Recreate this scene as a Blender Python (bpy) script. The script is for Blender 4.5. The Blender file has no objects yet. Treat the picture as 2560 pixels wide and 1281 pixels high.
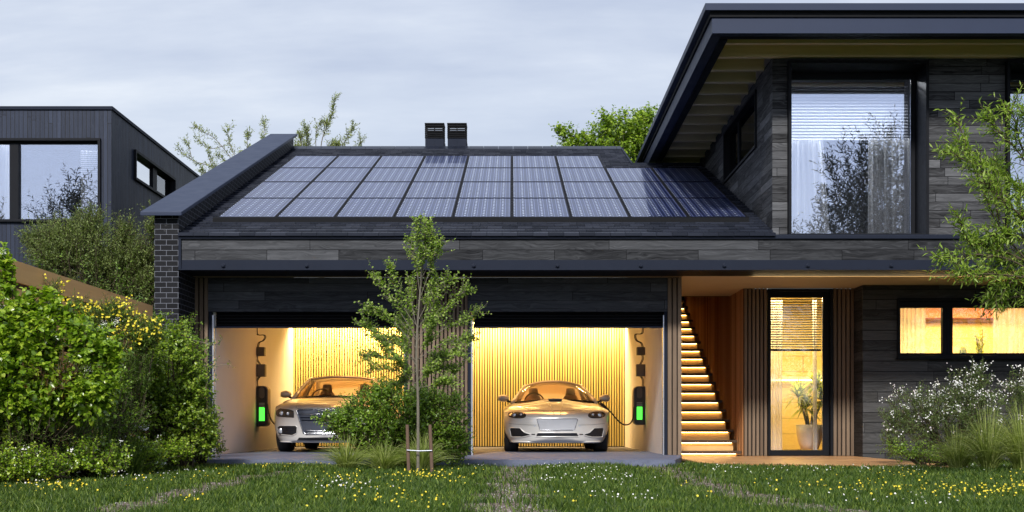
import bpy, math, random
import numpy as np
from mathutils import Vector, Matrix
from mathutils.bvhtree import BVHTree
from mathutils.geometry import delaunay_2d_cdt
R = math.radians
scene = bpy.context.scene
COL = scene.collection
EYE, FPX, CX, CY = 0.478, 3180.0, 1280.0, 1062.0      # eye height, focal length and principal point in photo pixels
def P(px, py, y): return Vector(((px-CX)/FPX*y, y, EYE-(py-CY)/FPX*y))
def PX(px, y): return (px-CX)/FPX*y
def PZ(py, y): return EYE-(py-CY)/FPX*y

# ------------------------------------------------------------------ linking
WORG = {}
def tag(o, label=None, cat=None, group=None, kind=None):
    if label: o['label'] = label
    if cat: o['category'] = cat
    if group: o['group'] = group
    if kind: o['kind'] = kind
    return o
def link(name, me, parent=None, org=None):
    o = bpy.data.objects.new(name, me); COL.objects.link(o)
    if parent is not None:
        o.parent = parent; o.location = (0, 0, 0); WORG[o.name] = WORG[parent.name]
    else:
        org = Vector(org if org is not None else (0, 0, 0)); o.location = org; WORG[o.name] = org
    return o
def empty(name, org, label=None, cat=None, group=None):
    o = bpy.data.objects.new(name, None); COL.objects.link(o); o.location = org
    o.empty_display_size = .2; WORG[o.name] = Vector(org)
    return tag(o, label, cat, group)
def move_org(me, parent, org):
    g = WORG[parent.name] if parent is not None else Vector(org if org is not None else (0, 0, 0))
    if g.length > 0: me.transform(Matrix.Translation(-g))

class MB:
    def __init__(s): s.v = []; s.f = []; s.m = []; s.cm = 0
    def add(s, vs, fs):
        n = len(s.v); s.v += [tuple(v) for v in vs]; s.f += [tuple(n+i for i in f) for f in fs]; s.m += [s.cm]*len(fs); return s
    def box(s, x0, x1, y0, y1, z0, z1):
        x0, x1 = min(x0, x1), max(x0, x1); y0, y1 = min(y0, y1), max(y0, y1); z0, z1 = min(z0, z1), max(z0, z1)
        return s.add([(x0,y0,z0),(x1,y0,z0),(x1,y1,z0),(x0,y1,z0),(x0,y0,z1),(x1,y0,z1),(x1,y1,z1),(x0,y1,z1)],
                     [(0,3,2,1),(4,5,6,7),(0,1,5,4),(1,2,6,5),(2,3,7,6),(3,0,4,7)])
    def prism(s, pts, axis, a, b):                       # outline extruded along an axis; pts in the two other axes' order
        def mk(p, t):
            if axis == 'x': return (t, p[0], p[1])
            if axis == 'y': return (p[0], t, p[1])
            return (p[0], p[1], t)
        n = len(pts); area = sum(pts[i][0]*pts[(i+1)%n][1]-pts[(i+1)%n][0]*pts[i][1] for i in range(n))
        if (area > 0) == (axis == 'y'): pts = pts[::-1]
        vs = [mk(p, a) for p in pts]+[mk(p, b) for p in pts]
        fs = [tuple(range(n))[::-1], tuple(range(n, 2*n))]+[(i, (i+1)%n, n+(i+1)%n, n+i) for i in range(n)]
        return s.add(vs, fs)
    def frame(s, x0, x1, z0, z1, y0, y1, t):             # rectangular ring in the XZ plane
        s.box(x0, x1, y0, y1, z1-t, z1); s.box(x0, x1, y0, y1, z0, z0+t)
        s.box(x0, x0+t, y0, y1, z0+t, z1-t); s.box(x1-t, x1, y0, y1, z0+t, z1-t); return s
    def tube(s, pts, r, n=8, caps=True):
        pts = [Vector(p) for p in pts]; rs = r if isinstance(r, (list, tuple)) else [r]*len(pts); rings = []; up = None
        for i, p in enumerate(pts):
            d = (pts[min(i+1, len(pts)-1)]-pts[max(i-1, 0)]).normalized()
            if up is None: up = Vector((0,0,1)) if abs(d.z) < .9 else Vector((1,0,0))
            a = d.cross(up).normalized(); b = a.cross(d).normalized(); up = b
            rings.append([p+(a*math.cos(2*math.pi*k/n)+b*math.sin(2*math.pi*k/n))*rs[i] for k in range(n)])
        vs = [v for rg in rings for v in rg]; fs = []
        for i in range(len(pts)-1):
            for k in range(n): fs.append((i*n+k, i*n+(k+1)%n, (i+1)*n+(k+1)%n, (i+1)*n+k))
        if caps: fs += [tuple(range(n))[::-1], tuple((len(pts)-1)*n+k for k in range(n))]
        return s.add(vs, fs)
    def lathe(s, prof, c, axis='z', n=24):               # profile (r, h)
        vs = []; fs = []
        for (r, h) in prof:
            for k in range(n):
                a = 2*math.pi*k/n; u, w = r*math.cos(a), r*math.sin(a)
                vs.append({'z': (c[0]+u, c[1]+w, c[2]+h), 'x': (c[0]+h, c[1]+u, c[2]+w), 'y': (c[0]+w, c[1]+h, c[2]+u)}[axis])
        for i in range(len(prof)-1):
            for k in range(n): fs.append((i*n+k, i*n+(k+1)%n, (i+1)*n+(k+1)%n, (i+1)*n+k))
        return s.add(vs, fs)
    def build(s, name, mat, parent=None, org=None, smooth=False, bevel=0):
        me = bpy.data.meshes.new(name); me.from_pydata(s.v, [], s.f)
        for m in (mat if isinstance(mat, (list, tuple)) else [mat]): me.materials.append(m)
        if any(s.m): me.polygons.foreach_set('material_index', s.m)
        move_org(me, parent, org)
        if smooth: me.polygons.foreach_set('use_smooth', [True]*len(me.polygons))
        me.update(); o = link(name, me, parent, org)
        if bevel:
            b = o.modifiers.new('bevel', 'BEVEL'); b.width = bevel; b.segments = 2; b.limit_method = 'ANGLE'
        return o

def np_mesh(name, verts, faces_list, mat, parent=None, org=None, smooth=False):   # faces_list: [(index array n x k)]
    me = bpy.data.meshes.new(name); verts = np.asarray(verts, dtype=np.float64)
    g = np.array(WORG[parent.name] if parent is not None else (org if org is not None else (0, 0, 0)))
    me.vertices.add(len(verts)); me.vertices.foreach_set('co', (verts-g).astype(np.float32).ravel())
    loops = np.concatenate([f.ravel() for f in faces_list]).astype(np.int32)
    tot = np.concatenate([np.full(len(f), f.shape[1], dtype=np.int32) for f in faces_list])
    st = np.concatenate([[0], np.cumsum(tot)[:-1]]).astype(np.int32)
    me.loops.add(len(loops)); me.loops.foreach_set('vertex_index', loops)
    me.polygons.add(len(tot)); me.polygons.foreach_set('loop_start', st)
    try: me.polygons.foreach_set('loop_total', tot)
    except Exception: pass
    me.materials.append(mat); me.update(calc_edges=True); me.validate()
    if smooth: me.polygons.foreach_set('use_smooth', [True]*len(me.polygons))
    return link(name, me, parent, org)

# ------------------------------------------------------------------ materials
def srgb(r, g, b):
    f = lambda c: c/12.92 if c <= .04045 else ((c+.055)/1.055)**2.4
    return (f(r/255), f(g/255), f(b/255), 1)
class NT:
    def __init__(s, nt): s.nt = nt; s.nt.nodes.clear()
    def n(s, t, ins=None, **kw):
        nd = s.nt.nodes.new(t)
        for k, v in kw.items(): setattr(nd, k, v)
        for k, v in (ins or {}).items():
            if hasattr(v, 'is_output') or isinstance(v, bpy.types.NodeSocket): s.nt.links.new(v, nd.inputs[k])
            else: nd.inputs[k].default_value = v
        return nd
    def math(s, op, a, b=0.0, c=None, clamp=False):
        ins = {0: a, 1: b}
        if c is not None: ins[2] = c
        nd = s.n('ShaderNodeMath', ins, operation=op); nd.use_clamp = clamp; return nd.outputs[0]
    def mix(s, f, a, b, bt='MIX'):
        nd = s.n('ShaderNodeMix', data_type='RGBA', blend_type=bt)
        for i, v in ((0, f), (6, a), (7, b)):
            if isinstance(v, bpy.types.NodeSocket): s.nt.links.new(v, nd.inputs[i])
            else: nd.inputs[i].default_value = v if i == 0 else (tuple(v)+(1,))[:4]
        return nd.outputs[2]
    def ramp(s, f, stops, interp='LINEAR'):
        nd = s.n('ShaderNodeValToRGB', {0: f}); cr = nd.color_ramp; cr.interpolation = interp
        while len(cr.elements) > 1: cr.elements.remove(cr.elements[-1])
        for i, (p, c) in enumerate(stops):
            e = cr.elements[0] if i == 0 else cr.elements.new(p); e.position = p
            e.color = (c, c, c, 1) if isinstance(c, (int, float)) else (tuple(c)+(1,))[:4]
        return nd.outputs[0]
    def noise(s, vec, scale, detail=3, rough=.5, dim='3D', w=None):
        nd = s.n('ShaderNodeTexNoise', {'Scale': scale, 'Detail': detail, 'Roughness': rough}, noise_dimensions=dim)
        if vec is not None: s.nt.links.new(vec, nd.inputs['Vector'])
        if w is not None: s.nt.links.new(w, nd.inputs['W'])
        return nd.outputs[0]
    def comb(s, x, y, z): return s.n('ShaderNodeCombineXYZ', {0: x, 1: y, 2: z}).outputs[0]
    def sep(s, v): return s.n('ShaderNodeSeparateXYZ', {0: v}).outputs
    def pos(s): return s.n('ShaderNodeNewGeometry').outputs['Position']
    def island(s): return s.n('ShaderNodeNewGeometry').outputs['Random Per Island']
    def obj(s): return s.n('ShaderNodeTexCoord').outputs['Object']
    def bump(s, h, strength=.3, dist=.01):
        return s.n('ShaderNodeBump', {'Strength': strength, 'Distance': dist, 'Height': h}).outputs[0]
    def out(s, sh, vol=None): s.n('ShaderNodeOutputMaterial', {0: sh}); return s
    def pbsdf(s, col, rough=.5, metal=0.0, normal=None, spec=.5, coat=0, coat_rough=.05, **kw):
        ins = {'Base Color': col if isinstance(col, bpy.types.NodeSocket) else (tuple(col)+(1,))[:4], 'Roughness': rough, 'Metallic': metal, 'Specular IOR Level': spec, 'Coat Weight': coat, 'Coat Roughness': coat_rough}
        if normal is not None: ins['Normal'] = normal
        ins.update(kw)
        return s.n('ShaderNodeBsdfPrincipled', ins).outputs[0]
MATS = {}
def mat(name):
    m = bpy.data.materials.new(name); m.use_nodes = True; MATS[name] = m; return m, NT(m.node_tree)

def m_simple(name, col, rough=.5, metal=0, spec=.5, var=.15, scale=6, coat=0, bump=0, bscale=60, coat_rough=.05):
    m, t = mat(name); p = t.obj()
    nz = t.noise(p, scale, 4); c = t.mix(nz, tuple(x*(1-var) for x in col[:3]), tuple(x*(1+var) for x in col[:3]))
    rg = t.math('MULTIPLY_ADD', t.noise(p, scale*2.3, 3), .16, rough-.08)
    nm = t.bump(t.noise(p, bscale, 3), bump, .004) if bump else None
    t.out(t.pbsdf(c, rg, metal, nm, spec, coat, coat_rough)); return m
def m_emit(name, col, strength):
    m, t = mat(name); t.out(t.n('ShaderNodeEmission', {0: (tuple(col)+(1,))[:4], 1: strength}).outputs[0]); return m

def facade_uv(t):          # (u along the wall, height) in metres from the world position, for walls facing X or Y
    g = t.n('ShaderNodeNewGeometry'); x, y, z = t.sep(g.outputs['Position']); n = t.sep(g.outputs['True Normal'])
    k = t.math('GREATER_THAN', t.math('ABSOLUTE', n[0]), .7)
    u = t.math('ADD', t.math('MULTIPLY', x, t.math('SUBTRACT', 1, k)), t.math('MULTIPLY', y, k))
    return u, z
def m_planks(name, c0, c1, h=.14, L=1.5, vertical=False, seam=.035, rough=.62, grain=1.0, tint=None, seam_end=.004, bump=.5, spec=.35):
    m, t = mat(name); u, v = facade_uv(t)
    if vertical: u, v = v, u
    row = t.math('FLOOR', t.math('DIVIDE', v, h)); fv = t.math('FRACT', t.math('DIVIDE', v, h))
    wr = t.n('ShaderNodeTexWhiteNoise', {'W': row}, noise_dimensions='1D'); r1 = wr.outputs[0]
    Lr = t.math('MULTIPLY_ADD', r1, .9*L, .65*L)
    uu = t.math('ADD', t.math('DIVIDE', u, Lr), t.math('MULTIPLY', r1, 17.3))
    pid = t.math('FLOOR', uu); fu = t.math('FRACT', uu)
    wn = t.n('ShaderNodeTexWhiteNoise', {'Vector': t.comb(row, pid, 3.7)}, noise_dimensions='3D').outputs[0]
    off = t.math('MULTIPLY', wn, 40)
    # wood grain: stretched noise warped around occasional knots
    gv = t.comb(t.math('MULTIPLY', u, 1.1), t.math('MULTIPLY', v, 15), off)
    warp = t.noise(t.comb(t.math('MULTIPLY', u, 2.2), t.math('MULTIPLY', v, 7), off), 1.0, 2)
    gv2 = t.comb(t.math('MULTIPLY', u, 2.0), t.math('ADD', t.math('MULTIPLY', v, 55), t.math('MULTIPLY', warp, 14)), off)
    g1 = t.noise(gv, 1.6, 5, .6); g2 = t.noise(gv2, 1.0, 3, .55)
    g = t.math('MULTIPLY_ADD', g2, .6, t.math('MULTIPLY', g1, .4))
    gg = t.ramp(g, [(.33, 0), (.66, 1)])
    base = t.mix(t.math('ADD', t.math('MULTIPLY', t.math('POWER', wn, 2.0), .50), t.math('MULTIPLY', t.math('POWER', gg, 1.5), .46*grain), clamp=True), c0, c1)
    if tint: base = t.mix(t.math('MULTIPLY', t.noise(t.comb(u, v, off), 1.4, 2), .5), base, tint)
    ev = t.math('MINIMUM', fv, t.math('SUBTRACT', 1, fv)); eu = t.math('MULTIPLY', t.math('MINIMUM', fu, t.math('SUBTRACT', 1, fu)), Lr)
    seamv = t.math('MULTIPLY', t.math('GREATER_THAN', ev, seam), t.math('GREATER_THAN', eu, seam_end))
    col = t.mix(seamv, (.004, .004, .005), base)
    hgt = t.math('MULTIPLY', seamv, t.math('MULTIPLY_ADD', gg, .35, .65))
    rg = t.math('MULTIPLY_ADD', gg, -.16, rough+.08)
    t.out(t.pbsdf(col, rg, 0, t.bump(hgt, bump, .006), spec)); return m
def m_wood(name, c0, c1, axis='z', rough=.6, sc=1.0, spec=.35):      # battens and boards, colour varies per piece
    m, t = mat(name); x, y, z = t.sep(t.pos()); isl = t.island()
    o = t.math('MULTIPLY', isl, 50)
    s = {'x': (1.5, 30, 30), 'y': (30, 1.5, 30), 'z': (30, 30, 1.5)}[axis]
    v = t.comb(t.math('MULTIPLY', x, s[0]*sc), t.math('MULTIPLY', y, s[1]*sc), t.math('ADD', t.math('MULTIPLY', z, s[2]*sc), o))
    g = t.ramp(t.noise(v, 1.2, 5, .6), [(.3, 0), (.7, 1)])
    f = t.math('ADD', t.math('MULTIPLY', isl, .55), t.math('MULTIPLY', g, .45))
    t.out(t.pbsdf(t.mix(f, c0, c1), rough, 0, t.bump(g, .25, .003), spec)); return m

STEEL = m_simple('anthracite_steel', (.010, .014, .026), .60, .0, .12, .12, 3)
STEEL_FASCIA = m_simple('blue_grey_steel', (.022, .031, .060), .50, .0, .2, .10, 2)
BLACK = m_simple('black_metal', (.006, .0065, .008), .6, 0, .1)
BLACKFRAME = m_simple('window_frame_black', (.007, .008, .011), .55, 0, .12)
GUIDE = m_simple('aluminium_guide', (.55, .58, .64), .3, .8, .5)
CHARRED = m_planks('charred_wood_wall', (.005, .005, .006), (.16, .164, .175), .128, 1.1, spec=.1)
CHARRED_BAND = m_planks('charred_wood_band', (.005, .0055, .007), (.095, .099, .108), .1625, 1.6, seam=.03, spec=.1)
CHARRED_HEADER = m_planks('charred_wood_header', (.012, .014, .019), (.13, .14, .16), .135, 2.4, seam=.02, tint=(.03, .035, .045), spec=.25)
CHARRED_RIGHT = m_planks('charred_wood_ground_floor', (.006, .007, .008), (.12, .121, .125), .17, 1.5, tint=(.04, .034, .028), spec=.22)
NEIGHBOUR_WALL = m_planks('blue_black_vertical_boards', (.010, .015, .030), (.034, .046, .082), .0795, 2.2, True, .06, .55, .5, spec=.25)
SOFFIT = m_planks('soffit_boards', (.15, .105, .045), (.26, .19, .085), .19, 3.0, bump=.2)
PLASTER = m_simple('white_plaster', (.74, .71, .66), .7, 0, .3, .04, 3, bump=.1)
PORCH_SOFFIT = m_simple('cream_soffit', (.58, .47, .33), .65, 0, .3, .06, 2)
BATTEN_OUT = m_wood('brown_battens', (.085, .055, .034), (.21, .15, .10))
BATTEN_IN = m_wood('honey_battens', (.58, .46, .15), (.78, .68, .30))
def _():
    m, t = mat('dark_red_battens'); isl = t.island()
    t.out(t.n('ShaderNodeBsdfDiffuse', {0: t.mix(isl, (.30, .13, .055), (.58, .29, .13))}).outputs[0]); return m
BATTEN_RED = _()
BATTEN_BACK = m_simple('batten_backing', (.012, .009, .007), .8, 0, .2)
RAFTER = m_wood('rafter_wood', (.66, .52, .33), (.82, .69, .48), 'x', .6)
DECK_WOOD = m_wood('deck_wood', (.33, .17, .07), (.52, .29, .13), 'x', .32)
FENCE_WOOD = m_wood('fence_wood', (.58, .32, .12), (.78, .48, .21), 'y', .55, .6)
TREAD_WOOD = m_wood('tread_wood', (.05, .026, .013), (.09, .05, .025), 'x', .45)
ROOM_WOOD = m_planks('pale_room_boards', (.66, .54, .20), (.78, .66, .30), .30, 3.2, seam=.008, bump=.08)
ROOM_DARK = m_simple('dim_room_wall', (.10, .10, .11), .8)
CONCRETE = None
def _():
    global CONCRETE, BRICK, TILE, CURTAIN, GRAVEL, SOIL
    m, t = mat('blue_grey_concrete'); CONCRETE = m; p = t.pos()
    a = t.noise(p, 2.2, 6, .65); b = t.noise(p, 38, 4, .6)
    f = t.math('ADD', t.math('MULTIPLY', a, .6), t.math('MULTIPLY', b, .4))
    t.out(t.pbsdf(t.ramp(f, [(.3, (.06, .07, .11)), (.7, (.14, .16, .23))]), .62, 0, t.bump(b, .3, .004), .4))
    m, t = mat('black_brick'); BRICK = m; u, v = facade_uv(t)
    bt = t.n('ShaderNodeTexBrick', {'Vector': t.comb(u, v, 0), 'Color1': (.004, .0045, .006, 1), 'Color2': (.014, .015, .018, 1), 'Mortar': (.16, .17, .20, 1),
        'Scale': 1.0, 'Mortar Size': .0042, 'Mortar Smooth': .15, 'Bias': -.2, 'Brick Width': .175, 'Row Height': .079}, offset=.5)
    nz = t.noise(t.comb(u, v, 0), 34, 4, .7); sp = t.ramp(t.noise(t.comb(u, v, 3), 7, 4, .7), [(.60, 0), (.74, .5)])
    c = t.mix(sp, bt.outputs[0], (.12, .125, .13)); c = t.mix(t.math('MULTIPLY', nz, .35), c, (.015, .015, .018))
    h = t.math('ADD', t.math('SUBTRACT', 1, bt.outputs[1]), t.math('MULTIPLY', nz, .5))
    t.out(t.pbsdf(c, .6, 0, t.bump(h, .7, .008), .12))
    m, t = mat('slate_tile'); TILE = m; isl = t.island(); p = t.pos()
    c = t.mix(isl, (.006, .008, .014), (.016, .020, .034)); c = t.mix(t.math('MULTIPLY', t.noise(p, 9, 4), .3), c, (.022, .025, .034))
    t.out(t.pbsdf(c, t.math('MULTIPLY_ADD', isl, .14, .20), 0, t.bump(t.noise(p, 60, 3), .10, .003), .22))
    m, t = mat('sheer_curtain'); CURTAIN = m; 
    d = t.n('ShaderNodeBsdfDiffuse', {0: (.86, .86, .86, 1)}).outputs[0]; tr = t.n('ShaderNodeBsdfTranslucent', {0: (.85, .84, .82, 1)}).outputs[0]
    s1 = t.n('ShaderNodeMixShader', {0: .45, 1: d, 2: tr}).outputs[0]
    tp = t.n('ShaderNodeBsdfTransparent').outputs[0]; t.out(t.n('ShaderNodeMixShader', {0: .26, 1: s1, 2: tp}).outputs[0])
    m, t = mat('gravel'); GRAVEL = m; p = t.pos()
    vo = t.n('ShaderNodeTexVoronoi', {'Vector': p, 'Scale': 45.0}); big = t.noise(p, 3, 3)
    cr = t.sep(vo.outputs['Color'])[0]
    c = t.ramp(cr, [(0, (.045, .032, .02)), (.4, (.10, .075, .055)), (.75, (.18, .135, .10)), (1, (.36, .31, .26))])
    c = t.mix(t.math('MULTIPLY', big, .5), c, (.06, .05, .03))
    t.out(t.pbsdf(c, .9, 0, t.bump(vo.outputs['Distance'], 1, .02), .2))
    m, t = mat('turf_soil'); SOIL = m; p = t.pos()
    c = t.ramp(t.noise(p, 9, 5, .7), [(.3, (.012, .022, .006)), (.6, (.028, .048, .012)), (.8, (.04, .04, .018))])
    t.out(t.pbsdf(c, .95, 0, t.bump(t.noise(p, 60, 4), .8, .02), .1))
_()
def m_glass(name, refl, tint=(1, 1, 1), rough=.0, rtint=(1, 1, 1)):
    m, t = mat(name)
    fr = t.n('ShaderNodeFresnel', {0: 1.5}).outputs[0]
    f = t.math('MULTIPLY_ADD', fr, 1-refl, refl, clamp=True)
    g = t.n('ShaderNodeBsdfGlossy', {0: tuple(rtint)+(1,), 1: rough}).outputs[0]; tp = t.n('ShaderNodeBsdfTransparent', {0: tuple(tint)+(1,)}).outputs[0]
    t.out(t.n('ShaderNodeMixShader', {0: f, 1: tp, 2: g}).outputs[0]); return m
GLASS_SKY = m_glass('coated_window_glass', .44, (.97, .98, 1), 0, (.84, .90, 1))
GLASS_ROOM = m_glass('clear_window_glass', .05, (1, 1, 1))
GLASS_CAR = m_glass('car_glass_amber_glow', .06, (.90, .70, .48))  # amber garage light behind the glass is put into its tint
GLASS_DARK = m_glass('dark_window_glass', .10, (.5, .5, .5))

def m_leaf(name, c0, c1, c2=None, trans=.35, rough=.45, spec=.35):
    m, t = mat(name); isl = t.island(); big = t.noise(t.pos(), 2.2, 2)
    f = t.math('ADD', t.math('MULTIPLY', isl, .7), t.math('MULTIPLY', big, .35), clamp=True)
    c = t.ramp(f, [(.1, c0), (.85, c1)]) if c2 is None else t.ramp(f, [(.1, c0), (.6, c1), (.95, c2)])
    p = t.pbsdf(c, rough, 0, None, spec)
    tc = t.mix(1.0, c, (1.15, 1.25, .55), 'MULTIPLY')
    tr = t.n('ShaderNodeBsdfTranslucent', {0: tc}).outputs[0]
    t.out(t.n('ShaderNodeMixShader', {0: trans, 1: p, 2: tr}).outputs[0]); return m
LIME = m_leaf('lime_leaf', (.07, .15, .010), (.25, .39, .025), (.50, .60, .07), .45, .3, .7)
LIME2 = m_leaf('lime_leaf_small', (.06, .12, .010), (.21, .33, .025), (.44, .54, .07), .45, .35, .6)
MIDGREEN = m_leaf('mid_green_leaf', (.06, .13, .010), (.20, .34, .03), (.38, .52, .07), .45, .35, .6)
YOUNG = m_leaf('young_tree_leaf', (.09, .17, .02), (.26, .38, .06), (.46, .56, .15), .45, .4)
OLIVE = m_leaf('olive_leaf', (.06, .09, .02), (.17, .23, .06), (.30, .36, .12), .35, .5)
SKYLEAF = m_leaf('pale_twig_leaf', (.12, .15, .05), (.27, .32, .11), (.42, .46, .22), .4, .5)
DARKGREEN = m_leaf('dark_needle_leaf', (.028, .06, .008), (.10, .18, .02), (.22, .34, .05), .25, .5)
REDDISH = m_leaf('rust_leaf', (.08, .025, .008), (.22, .07, .02), (.16, .12, .03), .25, .5)
WILLOW = m_leaf('willow_leaf', (.09, .16, .02), (.25, .37, .05), (.44, .55, .14), .45, .4)
GRASSM = m_leaf('lawn_blade', (.014, .036, .004), (.058, .115, .012), (.24, .31, .05), .35, .5)
REED = m_leaf('ornamental_grass_blade', (.09, .13, .02), (.28, .34, .08), (.58, .60, .26), .4, .5)
GLOSSDARK = m_leaf('reflected_tree_leaf', (.008, .012, .005), (.02, .032, .010), None, .05, .5)
DRACENA = m_leaf('dracaena_leaf', (.22, .28, .08), (.55, .60, .24), None, .55, .4)
YELLOW = m_leaf('yellow_petal', (.75, .58, .03), (.90, .78, .08), None, .3, .5)
WHITEP = m_leaf('white_petal', (.68, .68, .66), (.85, .84, .84), None, .2, .5)
LILAC = m_leaf('pinkish_white_petal', (.55, .46, .48), (.80, .76, .76), None, .2, .5)
BARK = m_simple('grey_bark', (.15, .135, .105), .85, 0, .2, .35, 12, bump=.6)
TWIG = m_simple('twig_bark', (.07, .055, .035), .85, 0, .2, .3, 14)
STAKE = m_simple('stake_wood', (.13, .085, .06), .8, 0, .2, .3, 10, bump=.5)
# ------------------------------------------------------------------ the house
H = empty('house', (0, 20, 0), 'dark modern house with solar roof, open double garage and glazed upper floor', 'house')
def prt(mb, name, m, parent=None, **kw): return mb.build(name, m, parent or H, **kw)
XL, XG0, XG1, XP, XS, XR, XE = -4.98, -4.685, 2.42, 2.66, 3.93, 5.81, 10.5
YF, YD, YE, YR, YW, YK = 19.0, 20.0, 21.62, 21.07, 19.2, 27.3
ZS = 2.79
rng = random.Random(4)
# brick side wall rising as a parapet above the roof, and its sloped coping
def zc(y): return 3.65+.342*(y-18.9)
bw = prt(MB().prism([(19.0, -.3), (29.0, -.3), (29.0, zc(29.0)-.065), (19.0, zc(19.0)-.065)], 'x', -5.34, XL), 'brick_wall', BRICK)
prt(MB().prism([(18.86, zc(18.86)-.06), (29.04, zc(29.04)-.06), (29.04, zc(29.04)), (18.86, zc(18.86))], 'x', -5.515, -4.90), 'coping', STEEL_FASCIA, bw, bevel=.008)
# fascia band between the floors
b = MB(); b.box(XL+.045, XE, YF, YF+.15, 2.935, 3.25); prt(b, 'fascia_boards', CHARRED_BAND)
b = MB(); b.box(XL+.003, XE, YF-.035, YF+.2, 3.25, 3.30).box(XL+.003, XL+.045, YF-.035, YF+.2, 2.80, 3.25); prt(b, 'fascia_trim', STEEL, bevel=.004)
sb = prt(MB().box(XL+.045, XE, YF-.012, YF+.15, 2.80, 2.935).box(XL+.003, XE, YF-.045, YF+.15, 2.783, 2.80), 'steel_beam', STEEL)
prt(MB().box(XL+.01, XE, YF+.152, 19.76, 2.785, 2.95), 'beam_underside', BLACK)
for i in range(10):
    x = PX(559+208.6*i, YF); z = PZ(665, YF)
    h = MB().lathe([(0, -.035), (.020, -.035), (.022, -.028), (.022, -.018), (.034, -.016), (.036, -.004), (.036, .004)], (x, YF-.01, z), 'y', 6)
    prt(h, 'bolt', STEEL, sb)
# soffits
prt(MB().box(XL, XP, 19.762, YD+.0, ZS, ZS+.12), 'garage_soffit', SOFFIT)
sf = MB().box(XP+.002, XE, 19.762, YE-.0, ZS, ZS+.12).box(XP+.002, XS, YE+.002, 22.9, ZS, ZS+.12); prt(sf, 'porch_soffit', PORCH_SOFFIT)
# battened pillars and side panels round the doors
def battens(name, x0, x1, y, z0, z1, m, parent=None, w=.042, gap=.024, dep=.045, back=True):
    b = MB(); n = max(1, int(round((x1-x0+gap)/(w+gap)))); pitch = (x1-x0+gap)/n
    for i in range(n):
        xa = x0+i*pitch; b.box(xa, xa+pitch-gap, y-dep-rng.uniform(0, .003), y, z0, z1)
    o = prt(b, name, m, parent)
    if back: prt(MB().box(x0-.002, x1+.002, y+.001, y+.05, z0+.001, z1-.001), 'backing_board', BATTEN_BACK, o)
    return o
battens('batten_cladding', -4.975, -4.775, YD, -.02, ZS-.002, BATTEN_OUT)
battens('batten_cladding', -1.635, -.70, YD, -.02, ZS-.002, BATTEN_OUT)
battens('batten_cladding', 2.445, XP, YD, -.02, ZS-.002, BATTEN_OUT, w=.05, gap=.02)
battens('batten_cladding', 3.945, 4.325, YE, -.05, ZS-.002, BATTEN_OUT, w=.048)
battens('batten_cladding', 5.455, 5.80, YE, -.05, ZS-.002, BATTEN_OUT, w=.048)
prt(MB().box(-1.63, -.705, YD+.052, YD+.5, -.01, 2.785), 'garage_pillar', BATTEN_BACK)
# garage headers and rolled-up doors
for (x0, x1) in ((-4.775, -1.637), (-.698, 2.443)):
    hd = prt(MB().box(x0, x1, YD-.02, YD+.1, 2.255, ZS-.003), 'garage_header', CHARRED_HEADER)
    r = MB(); n = 5; zz = np.linspace(2.275, 2.035, n+1)
    for k in range(n): r.prism([(YD+.13, zz[k]-.002), (YD+.108, zz[k]-.012), (YD+.103, zz[k+1]+.012), (YD+.13, zz[k+1]), (YD+.17, zz[k+1]), (YD+.17, zz[k]-.002)], 'x', x0+.10, x1-.03)
    rd = prt(r, 'roller_door', BLACK)
    prt(MB().box(x0+.09, x1-.02, YD+.09, YD+.175, 2.008, 2.033), 'bottom_rail', STEEL_FASCIA, rd)
    for xa, xb in ((x0+.005, x0+.05), (x1-.045, x1-.003)):
        g = MB().box(xa, xb, YD-.005, YD+.16, 0, 2.253); prt(g, 'door_post', STEEL, rd)
    for xa in (x0+.052, x1-.062):
        prt(MB().box(xa, xa+.028 if xa < x0+1 else xa+.014, YD+.03, YD+.16, 0, 2.20), 'guide_rail', GUIDE, rd)
# garage shell
prt(MB().box(XG0-.28, XG0, YD+.1, YK+.3, -.1, 2.9), 'garage_wall', PLASTER)
prt(MB().box(XG1, XG1+.22, YD+.055, YK+1.6, -.1, 2.9), 'garage_wall', PLASTER)
prt(MB().box(XG0+.001, XG1-.001, YD+.2, YK+.05, 2.66, 2.76), 'garage_ceiling', PLASTER)
gb = prt(MB().box(XG0+.001, XG1-.001, YK+.02, YK+.3, -.1, 2.655), 'garage_back_wall', BATTEN_BACK)
b = MB(); n = 128; pt = (XG1-XG0)/n
for i in range(n): b.box(XG0+i*pt+.004, XG0+i*pt+.004+pt*.56, YK-.07, YK+.019, .015, 2.65)
prt(b, 'batten_lining', BATTEN_IN, gb)
LEDW = m_emit('warm_led', (1, .62, .22), 14)
prt(MB().box(XG0+.05, XG1-.05, YK-.16, YK-.13, 2.64, 2.655), 'led_strip', LEDW)
# slab
sl = MB(); sl.prism([(XL+.02, 17.42), (2.22, 17.3), (2.40, 18.2), (2.655, 19.9), (2.655, 20.06), (XG1, 20.06), (XG1, YK+.02), (XG0, YK+.02), (XG0, 20.1), (XL+.02, 20.1)], 'z', -.16, 0)
tag(sl.build('garage_slab', CONCRETE), kind='structure')

# stairs
st0 = None
LEDS = m_emit('stair_led', (1, .60, .20), 15)
RISER = m_simple('riser_wood', (.62, .38, .15), .5)
for k in range(19):
    y = YE+.36+.3863*k-.36; z = .029+.1806*k
    t = prt(MB().box(XP+.003, XS-.035, y, y+.42, z-.045, z), 'stair_tread', TREAD_WOOD)
    prt(MB().box(XP+.003, XS-.09, y+.075, y+.10, z-.185+.0, z-.047), 'riser', RISER, t)
    prt(MB().box(XP+.003, XS-.12, y+.045, y+.058, z-.053, z-.046), 'led_strip', LEDS, t)
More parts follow.
